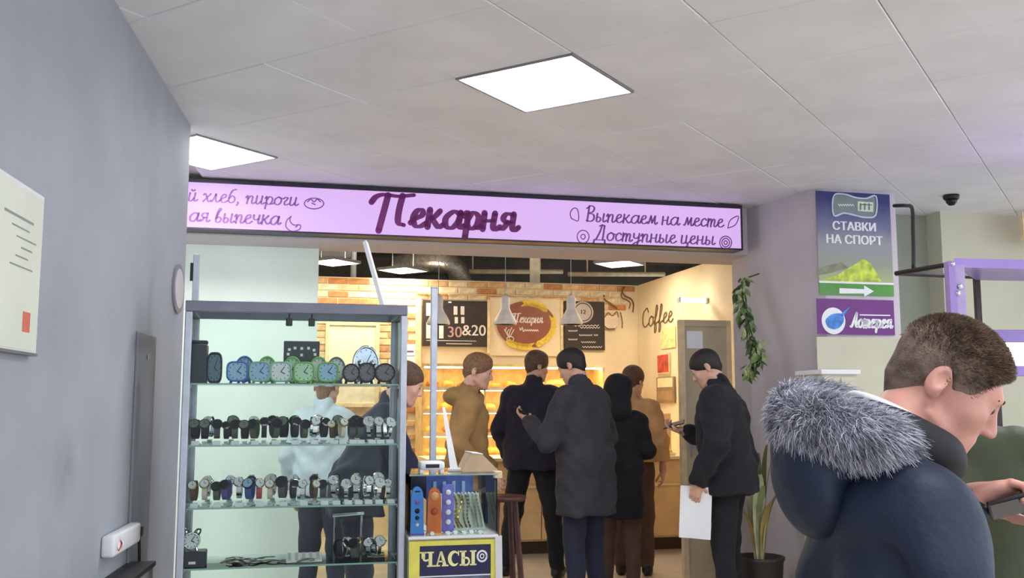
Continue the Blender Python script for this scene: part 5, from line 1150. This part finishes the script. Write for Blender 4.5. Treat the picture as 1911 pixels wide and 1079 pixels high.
def hair_prims(c, M, s, th, front=.0, back=-.07, side=-.02, crown=0, thin=.0035):
    P = lambda *p: c+M@(np.array(p)*s)
    L = [('e', P(0, -.006, .036), M, tuple(x*s for x in (.076+thin, .098+thin, .086+thin)), .01*s)]
    L.append(('e', P(0, -.004, .05), M, tuple(x*s for x in (.071+th, .092+th, .074+th+crown)), .025*s))
    if crown: L.append(('e', P(0, .035, .09+crown), M, tuple(x*s for x in (.055, .05, .03)), .03*s))
    L.append(('c', P(0, -.052, -.02), .050*s, P(0, -.04, back+.02), (.036+th*.3)*s, .02*s))
    L.append(('-e', P(0, .125, -.035+front), M, tuple(x*s for x in (.13, .085, .085)), .008*s))
    for q in (-1, 1):
        L.append(('-e', P(q*.09, .03, -.062+side), M, tuple(x*s for x in (.06, .04, .05)), .006*s))
        L.append(('-e', P(q*.1, -.012, -.03+side), M, tuple(x*s for x in (.045, .026, .045)), .006*s))
    return L
def hand_prims(w, f, n, side, curl=.6, s=1.0, spread=1.0, thumb=1.0):
    f = np.array(f, float); f /= np.linalg.norm(f); n = np.array(n, float); n -= f*(n@f); n /= np.linalg.norm(n); a = np.cross(n, f)*side; w = np.array(w, float)
    Mx = np.stack([a, f, n], 1); L = [('e', w+f*.048*s, Mx, (.040*s, .055*s, .018*s), .01), ('c', w-f*.03*s, .027*s, w+f*.02*s, .027*s, .02)]
    for i, (off, ln) in enumerate(((.029, .072), (.0095, .08), (-.0105, .075), (-.029, .058))):
        b = w+f*(.09-.004*abs(i-1.3))*s+a*off*s*spread; r_ = .0088*s; c1 = curl*(.7+.15*i); d = b
        for seg, q in enumerate((.45, .32, .25)):
            ang = c1*(seg+.6); v = f*math.cos(ang)+n*math.sin(ang); e_ = d+v*ln*s*q; L.append(('c', d, r_, e_, r_*.93, .004)); d = e_; r_ *= .94
    b = w+f*.025*s+a*.03*s; d = b
    for q, (fx, ax_, nx) in ((.042, (.55, .75, .35)), (.03, (.8, .3, .5*thumb)), (.024, (.85, 0, .6*thumb))):
        v = f*fx+a*ax_+n*nx; v /= np.linalg.norm(v); e_ = d+v*q*s; L.append(('c', d, .011*s, e_, .0095*s, .006)); d = e_
    return L
skin1 = mat('skin_warm', srgb(214, 164, 142), .5, noise=.05, nscale=25, bump=.05, bscale=120, sss=.12)
m_eye = mat('eye', srgb(60, 50, 46), .2); m_brow = mat('brow_hair', srgb(72, 54, 42), .8)
def fabric(n, c, bump=.25, bscale=90, rough=.9, sheen=.03): return mat(n, c, rough, noise=.08, nscale=9, bump=bump, bscale=bscale, sheen=sheen)
DEF_ARMS = {1: dict(e=(.25, -.04, 1.12), w=(.25, .06, .88), f=(0, .15, -1), n=(-1, .2, 0), curl=.5), -1: dict(e=(-.25, -.04, 1.12), w=(-.25, .06, .88), f=(0, .15, -1), n=(1, .2, 0), curl=.5)}
def wrinkle(amp, sd=0.):
    def f(X, Y, Z):
        return amp*(np.sin(Z*46+3*np.sin(X*17+sd)+2.2*np.sin(Y*19+1.3*sd))*.6+np.sin(Z*21-X*23+Y*15+sd*2)*.6)
    return f
def person(label, x, y, face, H=1.75, lean=0, hp=0, hy=0, np_=None, arms=None, coat=None, hem=.85, b=1.0, trousers=None, shoes=None, hair=None, hairkw=None, hood=None, hooddown=False, legs=None, vox=.013, hvox=.0065, hs=1.0, skin=None, coatname='jacket', collar=.03, amp=.008, torso=.13, headoff=(0, 0, 0), sd=0., shz=0):
    k = H/1.75; skin = skin or skin1; A = {s: dict(DEF_ARMS[s]) for s in (1, -1)}
    for s in (arms or {}): A[s].update(arms[s])
    RU = rx(-R(lean)); piv = np.array([0, 0, .95]); U = lambda *p: k*(piv+RU@(np.array(p)-piv)); Q = lambda p: k*np.array(p, float)
    MH = rzm(R(hy))@rx(-R(hp)); RN = rx(-R((lean+hp)/2 if np_ is None else np_))
    nb = U(0, -.005, 1.47); hc = nb+RN@np.array([0, .0, .095])*k+MH@np.array([0, .02, .06])*hs+np.array(headoff)
    LG = {1: ((.10, .03, .5), (.11, 0, .09)), -1: ((-.10, .03, .5), (-.11, 0, .09))}
    LG.update(legs or {})
    o = bpy.data.objects.new('person', None)
    # skin: head, neck, hands over a slim continuous body
    ch = []
    hd = head_prims(hc, MH, hs)+[('c', nb-RN@np.array([0, .01, .10]), .062, hc+MH@np.array([0, -.022, -.05])*hs, .054*hs, .02)]
    ch.append(sdf_mesh(hd, hvox))
    core = [('c', U(0, 0, 1.0), .09*k, U(0, 0, 1.36), .09*k, .04), ('c', U(-.13, 0, 1.39-shz), .05*k, U(.13, 0, 1.39-shz), .05*k, .04), ('c', U(0, 0, 1.36), .055*k, nb, .05, .03)]
    for s in (1, -1):
        e_, w_ = Q(A[s]['e']), Q(A[s]['w']); kn, an = Q(LG[s][0]), Q(LG[s][1])
        core += [('c', U(s*.17, 0, 1.38-shz), .045*k, e_, .036*k, .02), ('c', e_, .034*k, w_, .026*k, .02), ('c', Q((s*.08, 0, .93)), .07*k, kn, .05*k, .04), ('c', kn, .045*k, an, .036*k, .02)]
    ch.append(sdf_mesh(core, max(vox, .012)))
    for s in (1, -1):
        e_, w_ = Q(A[s]['e']), Q(A[s]['w']); f = A[s]['f'] or tuple(w_-e_)
        L = hand_prims(w_, f, A[s]['n'], s, A[s]['curl'], k, thumb=A[s].get('thumb', 1.0)); L.append(('c', w_-(w_-e_)*.3, .028*k, w_, .026*k, .015)); ch.append(sdf_mesh(L, .0045 if hvox > .005 else .0035))
    bpy.data.objects.remove(o)
    me = np_mesh('person', ch); me.materials.append(skin); o = link('person', me); o.location = (x, y, 0); o.rotation_euler = (0, 0, R(face)-math.pi/2); tag(o, label, 'person')
    # eyes and brows
    for q in (-1, 1):
        mb = MB(); mb.ball(tuple(hc+MH@np.array([q*.031, .0865, .007])*hs), .0105*hs, 12); mb.build('eye', m_eye, o, True)
        mb = MB(); mb.tube([tuple(hc+MH@np.array(p)*hs) for p in ((q*.014, .0985, .026), (q*.03, .099, .031), (q*.046, .088, .027))], [.0035, .004, .002], 6); mb.build('eyebrow', hair or m_brow, o)
    if hair:
        kw = dict(th=.010); kw.update(hairkw or {}); me = np_mesh('hair', [sdf_mesh(hair_prims(hc, MH, hs, **kw), hvox)]); link('hair', me, hair, o)
    # coat
    J = []; B = b
    for s in (1, -1):
        J += [('c', U(s*.075, 0, 1.0), (torso+.005)*B*k, U(s*.08, 0, 1.29), torso*B*k, .05), ('c', Q((s*.075, 0, hem-.1)), (torso+.02)*B*k, Q((s*.075, 0, .97)), (torso+.01)*B*k, .05)]
        e_, w_ = Q(A[s]['e']), Q(A[s]['w'])
        J += [('c', U(s*.17, 0, 1.375-shz), .083*B*k, e_, .066*B*k, .016), ('c', e_, .065*B*k, e_+(w_-e_)*.93, .05*B*k, .014), ('-c', w_-(w_-e_)*.09, .03*k, w_+(w_-e_)*.2, .034*k, .004)]
    J.append(('c', U(-.12, -.01, 1.395-shz), .075*B*k, U(.12, -.01, 1.395-shz), .075*B*k, .05))
    if collar:
        J.append(('c', U(0, -.01, 1.42), .085*k, nb+RN@np.array([0, 0, collar])*k, .078, .03)); J.append(('-c', nb+RN@np.array([0, .01, collar*.2])*k, .056, nb+RN@np.array([0, .015, collar+.12])*k, .064, .01))
    if hooddown: J += [('e', U(0, -.115, 1.44), RU, (.13*k, .075*k, .07*k), .03), ('c', U(-.09, -.03, 1.47), .045*k, U(-.06, .07, 1.43), .03*k, .03), ('c', U(.09, -.03, 1.47), .045*k, U(.06, .07, 1.43), .03*k, .03)]
    me = np_mesh(coatname, [sdf_mesh(J, vox, cuts=[(0, 0, -1, -hem*k)], post=wrinkle(amp, sd))]); link(coatname, me, coat, o)
    if hood is not None:
        Hd = [('e', hc+MH@np.array([0, -.02, .02])*hs, MH, (.112*hs, .128*hs, .122*hs), .02), ('e', hc+MH@np.array([.06, -.06, .06])*hs, MH, (.05, .06, .055), .02), ('c', nb+np.array([0, -.03, .0]), .11, hc+MH@np.array([0, -.03, -.05])*hs, .1, .03), ('-e', hc+MH@np.array([0, .11, -.01])*hs, MH, (.075*hs, .1*hs, .105*hs), .01)]
        link('hood', np_mesh('hood', [sdf_mesh(Hd, .009, post=wrinkle(.003))]), hood, o)
    T = [('e', Q((0, 0, .95)), I3, (.165*k, .125*k, .12*k), .03)]
    for s in (1, -1):
        kn, an = Q(LG[s][0]), Q(LG[s][1]); T += [('c', Q((s*.085, 0, .90)), .10*k, kn, .075*k, .03), ('c', kn, .073*k, an, .058*k, .03)]
    zmin = min(LG[s][1][2] for s in (1, -1))*k
    link('trousers', np_mesh('trousers', [sdf_mesh(T, max(vox, .012), cuts=[(0, 0, -1, -zmin*.7)], post=wrinkle(.004, 2.))]), trousers, o)
    for s in (1, -1):
        an = Q(LG[s][1]); Sh = [('e', an+np.array([0, .06, -.05])*k, I3, (.045*k, .135*k, .05*k), .02), ('c', an+np.array([0, -.005, .02])*k, .048*k, an+np.array([0, -.01, -.05])*k, .045*k, .02)]
        link('shoe', np_mesh('shoe', [sdf_mesh(Sh, .011, cuts=[(0, 0, -1, -(an[2]-.085*k))])]), shoes, o)
    return dict(o=o, hc=hc, MH=MH, nb=nb, U=U, k=k, A=A)
def in_hand(pr, s, off=(0, 0, 0)):      # world point at a hand
    a = pr['A'][s]; w = np.array(a['w'], float)*pr['k']; f = np.array(a['f'], float); f /= np.linalg.norm(f); n = np.array(a['n'], float); n -= f*(n@f); n /= np.linalg.norm(n)
    ac = np.cross(n, f)*s; p = w+f*off[0]+n*off[1]+ac*off[2]; M = Matrix.Translation(pr['o'].location) @ pr['o'].rotation_euler.to_matrix().to_4x4()
    Rm = M.to_3x3() @ Matrix(np.stack([ac, f, n], 1).tolist()); return M @ Vector(p), Rm
def phone(pr, s, label, off=(.09, .03, 0), tilt=0):
    p, Rm = in_hand(pr, s, off); o = empty('mobile_phone', p, 0, label, 'phone'); o.rotation_euler = (Rm @ Matrix.Rotation(tilt, 3, 'X')).to_euler()
    mb = MB(); mb.box((0, 0, 0), (.072, .15, .008), ch=.003); mb.build('body', m_black, o)
    mb = MB(); mb.box((0, 0, .0043), (.066, .14, .0006)); mb.build('screen', mat('phone_screen', srgb(40, 48, 60), .1), o); return o
hair_brown = mat('hair_brown', srgb(92, 66, 48), .6, noise=.2, nscale=60, bump=.4, bscale=150); hair_black = mat('hair_black', srgb(30, 24, 24), .55, noise=.2, nscale=60, bump=.4, bscale=150); hair_fair = mat('hair_light_brown', srgb(128, 90, 62), .6, noise=.2, nscale=60, bump=.4, bscale=150)
f_tan = fabric('tan_cotton', srgb(158, 122, 74)); f_navy = fabric('dark_navy_wool', srgb(34, 30, 48)); f_grey = fabric('charcoal_wool', srgb(54, 52, 58)); f_black = fabric('black_cloth', srgb(26, 25, 32)); f_beige = fabric('beige_cloth', srgb(206, 164, 118)); f_blue = fabric('navy_nylon', srgb(18, 21, 46), .15, 40, .8); f_pale = fabric('pale_grey_knit', srgb(196, 206, 210)); f_olive = fabric('dark_olive_nylon', srgb(54, 62, 34), .2, 40, .6); f_brown = fabric('brown_cloth', srgb(92, 68, 56)); f_jean = fabric('dark_blue_denim', srgb(36, 38, 58)); f_shoe = mat('black_leather_shoe', srgb(28, 26, 28), .4)
def X(px, Y): return (px-955.5)/FPX*Y
# man in the tan jacket, facing right
person('young man in a tan hooded jacket standing in profile, facing right', X(872, 7.1), 7.1, 2, 1.77, lean=3, hp=14, hair=hair_fair, hairkw=dict(th=.011, crown=.006), coat=f_tan, hem=.80, b=1.03, trousers=f_black, shoes=f_shoe, hooddown=True,
       arms={1: dict(e=(.31, -.07, 1.12), w=(.27, .16, .93), f=(-.1, .5, -.8), n=(-1, .2, 0)), -1: dict(e=(-.25, -.04, 1.12), w=(-.2, .19, .92), f=(.1, .5, -.8), n=(1, .2, 0))}, sd=1.)
person('man in a dark navy coat seen from behind with legs apart', X(992, 8.3), 8.3, 72, 1.86, lean=4, hp=10, hy=-38, hair=hair_brown, hairkw=dict(th=.014, crown=.008), coat=f_navy, hem=.82, b=1.06, trousers=f_black, shoes=f_shoe, coatname='coat', legs={1: ((.16, .03, .5), (.20, .0, .09)), -1: ((-.16, .03, .5), (-.22, 0, .09))},
       arms={1: dict(e=(.27, .05, 1.16), w=(.12, .27, 1.22), f=(-.4, .6, .5), n=(-.5, 0, .8)), -1: dict(e=(-.26, -.02, 1.12), w=(-.24, .12, .9))}, sd=2.)
g = person('man in a long charcoal coat looking left at a phone', X(1092, 7.0), 7.0, 138, 1.82, lean=5, hp=24, hy=8, hair=hair_black, hairkw=dict(th=.012, crown=.004), coat=f_grey, hem=.62, b=1.08, trousers=f_jean, shoes=f_shoe, coatname='long_coat',
       arms={-1: dict(e=(-.29, .10, 1.10), w=(-.20, .34, 1.24), f=(.15, .9, .35), n=(.4, -.3, .9), curl=.55), 1: dict(e=(.27, .02, 1.12), w=(.10, .25, 1.2), f=(-.5, .6, .4), n=(-.4, -.3, .8))}, sd=3., collar=.025)
phone(g, -1, 'pale phone held out by the man in the charcoal coat')
person('person in a long black hooded coat seen from behind', X(1152, 7.75), 7.75, 84, 1.62, lean=4, hp=12, coat=f_black, hem=.58, b=.92, trousers=f_brown, shoes=f_shoe, hood=f_black, coatname='long_coat', hair=hair_black, arms={1: dict(e=(.25, .0, 1.12), w=(.12, .2, 1.08), f=(-.5, .6, .2), n=(-1, .2, .3)), -1: dict(e=(-.25, 0, 1.12), w=(-.12, .2, 1.08), f=(.5, .6, .2), n=(1, .2, .3))}, sd=4.)
person('person in a beige coat mostly hidden by the black hooded coat', X(1178, 8.4), 8.4, 80, 1.72, hp=8, hy=-20, coat=f_beige, hem=.95, b=1.02, trousers=f_brown, shoes=f_shoe, hair=hair_brown, hairkw=dict(th=.02), coatname='coat', sd=5.)
m_ = person('man in a black coat looking down, holding a white sheet', X(1354, 6.65), 6.65, 158, 1.80, lean=6, hp=30, hair=hair_black, hairkw=dict(th=.008), coat=f_black, hem=.80, b=1.24, trousers=f_black, shoes=f_shoe, coatname='coat', collar=.035,
       arms={-1: dict(e=(-.29, .02, 1.12), w=(-.26, .15, .88), f=(.0, .2, -1), n=(1, .1, 0), curl=.8), 1: dict(e=(.27, .04, 1.1), w=(.12, .30, 1.18), f=(-.2, .9, .25), n=(-.3, -.2, .9), curl=.6)}, sd=6.)
phone(m_, 1, 'dark phone held by the man in the black coat')
p, Rm = in_hand(m_, -1, (.06, .012, 0)); o = empty('paper_sheet', p, 0, 'white sheet of paper held low by the man in black', 'paper'); o.rotation_euler = (0, R(3), R(-8))
mb = MB(); mb.add([(-.1+.2*i/6, .012*math.sin(i*.9), z) for z in (.03, -.30) for i in range(7)]+[(-.1+.2*i/6, .012*math.sin(i*.9)+.0015, z) for z in (.03, -.30) for i in range(7)], [(i, i+1, i+8, i+7) for i in range(6)]+[(14+i+7, 14+i+8, 14+i+1, 14+i) for i in range(6)]); mb.build('sheet', m_paper, o, True)
person('man in a navy jacket leaning forward behind the glass case', X(668, 5.75), 5.75, 12, 1.70, lean=23, hp=22, hair=hair_brown, coat=f_blue, hem=.80, b=1.12, trousers=f_jean, shoes=f_shoe, arms={1: dict(e=(.24, .28, 1.05), w=(.2, .46, .92), f=(0, .6, -.5), n=(-1, 0, 0)), -1: dict(e=(-.24, .28, 1.05), w=(-.2, .46, .92), f=(0, .6, -.5), n=(1, 0, 0))}, sd=7.)
person('person with brown hair in a pale grey top behind the glass case', X(608, 6.75), 6.75, 80, 1.64, hp=10, coat=f_pale, hem=.85, b=1.0, trousers=f_jean, shoes=f_shoe, hair=hair_fair, hairkw=dict(th=.02, back=-.12), coatname='sweater', sd=8.)
person('person in a dark olive jacket standing behind the man in the parka', X(1790, 2.75), 2.75, 80, 1.60, hp=10, coat=f_olive, hem=.75, b=.92, trousers=f_black, shoes=f_shoe, hair=hair_black, sd=9., vox=.011, collar=.03)
# ------------------------------------------------------------------ the near man in the fur-trimmed parka
f_parka = fabric('navy_parka_cloth', srgb(20, 34, 58), .8, 15, .6, .02)
skin2 = mat('skin_ruddy', srgb(216, 158, 142), .45, noise=.07, nscale=14, bump=.06, bscale=200, sss=.15)
hair_crop = mat('hair_cropped', srgb(122, 102, 90), .7, noise=.25, nscale=40, bump=.5, bscale=300)
FGX, FGY = .632, 1.74
n_ = person('man in a navy parka with a grey fur hood looking down, nearest the camera', FGX, FGY, 4, 1.61, lean=2, hp=35, hy=-19, np_=30, hs=.92, shz=.045, headoff=(0, .018, -.03), skin=skin2, hair=None, coat=f_parka, hem=.62, b=.97, trousers=f_black, shoes=f_shoe, coatname='parka', collar=.0, vox=.0085, hvox=.0036, amp=.010, torso=.125,
       arms={1: dict(e=(.27, .06, 1.02), w=(.17, .36, 1.0), f=(-.3, .9, .1), n=(-.6, 0, .6), curl=.5), -1: dict(e=(-.26, .14, 1.16), w=(-.08, .22, 1.335), f=(.35, .75, .25), n=(.3, -.3, -.8), curl=.9)}, sd=3.3)
po = n_['o']; hc, MH = n_['hc'], n_['MH']; s_ = .92
hv = sdf_mesh(hair_prims(hc, MH, s_, th=.004, front=.034, back=-.085, side=.014), .0036)
def dens(c):          # thinner towards neck and temples
    q = (c-hc)@MH; return np.clip((q[:, 2]+.3*q[:, 1]-.005)/.075, .0, 1.)**1.6
def hairlen(): return None
hm = np_mesh('hair', [hv]); hr = link('hair', hm, hair_crop, po)
sv_, sf_ = strands(hv[0], hv[1], 22000, .007, .0006, comb=tuple(MH@np.array([0, .6, .1])), combw=.5, jitter=.25, keep=dens)
st = link('hair_strands', np_mesh('hair_strands', [(sv_, sf_)]), mat('hair_strand', srgb(112, 92, 74), .6, noise=.2, nscale=40), hr); st['kind'] = 'stuff'
# shirt collar, parka collar
U = n_['U']; nb = n_['nb']
path = [nb+np.array([.064*math.cos(t), -.012+.03+.064*math.sin(t), .03-.035*math.sin(t)]) for t in np.linspace(0, 2*math.pi, 33)]
mb = MB(); mb.tube([tuple(p) for p in path], .008, 8, caps=False); mb.build('shirt_collar', mat('white_shirt', srgb(232, 234, 240), .7), po, True)
path = [nb+np.array([.10*math.cos(t), .012+.085*math.sin(t), -.012-.04*math.sin(t)]) for t in np.linspace(0, 2*math.pi, 33)]
L = [('c', path[i], .032, path[i+1], .032, .02) for i in range(32)]; link('parka_collar', np_mesh('parka_collar', [sdf_mesh(L, .007, post=wrinkle(.003))]), mat('black_lining', srgb(22, 24, 32), .7), po)
# hood lying on the back, with fur trim
L = [('e', nb+np.array([0, -.135, -.08]), rx(.2), (.10, .055, .10), .03), ('e', nb+np.array([0, -.10, -.03]), I3, (.12, .07, .06), .03)]
link('hood', np_mesh('hood', [sdf_mesh(L, .008, post=wrinkle(.004, 1.))]), f_parka, po)
fp = [(.085, -.055, .008), (.105, -.055, .014), (.11, -.07, .02), (.09, -.10, .012), (.05, -.125, .005), (0, -.135, .0)]; fp = [(.09, -.02, -.035), (.115, -.05, -.015), (.12, -.09, .0), (.09, -.12, .008), (.05, -.132, .012), (0, -.138, .016), (-.05, -.135, .024), (-.09, -.12, .036), (-.11, -.07, .042), (-.1, -.03, .036)]
fp = smooth_curve([tuple(nb+np.array(p)) for p in fp], 4); rr = [.028+.012*math.sin(math.pi*i/(len(fp)-1)) for i in range(len(fp))]
L = [('c', np.array(fp[i]), rr[i], np.array(fp[i+1]), rr[i+1], .02) for i in range(len(fp)-1)]
fv = sdf_mesh(L, .008, post=wrinkle(.006, 2.)); m_fur = mat('grey_fur', srgb(122, 122, 136), .9, noise=.3, nscale=22)
fu = link('fur_trim', np_mesh('fur_trim', [fv]), m_fur, po)
sv1 = strands(fv[0], fv[1], 16000, .016, .0009, comb=(.1, .5, -.8), combw=.9, jitter=.45, seed=4); sv2 = strands(fv[0], fv[1], 9000, .022, .0007, comb=(.1, .5, -.7), combw=.9, jitter=.5, seed=9)
x_ = link('fur_strands', np_mesh('fur_strands', [sv1]), mat('fur_grey', srgb(138, 138, 152), .8, noise=.25, nscale=18), fu); x_['kind'] = 'stuff'
x_ = link('fur_tips', np_mesh('fur_tips', [sv2]), mat('fur_pale', srgb(200, 200, 210), .8, noise=.15, nscale=18), fu); x_['kind'] = 'stuff'
mb = MB(); mb.ball((.205, .13, 1.12), .008, 10); mb.build('snap_button', m_chrome, po, True)
phone(n_, -1, 'dark phone in the raised hand of the man in the parka', off=(.10, .03, 0))
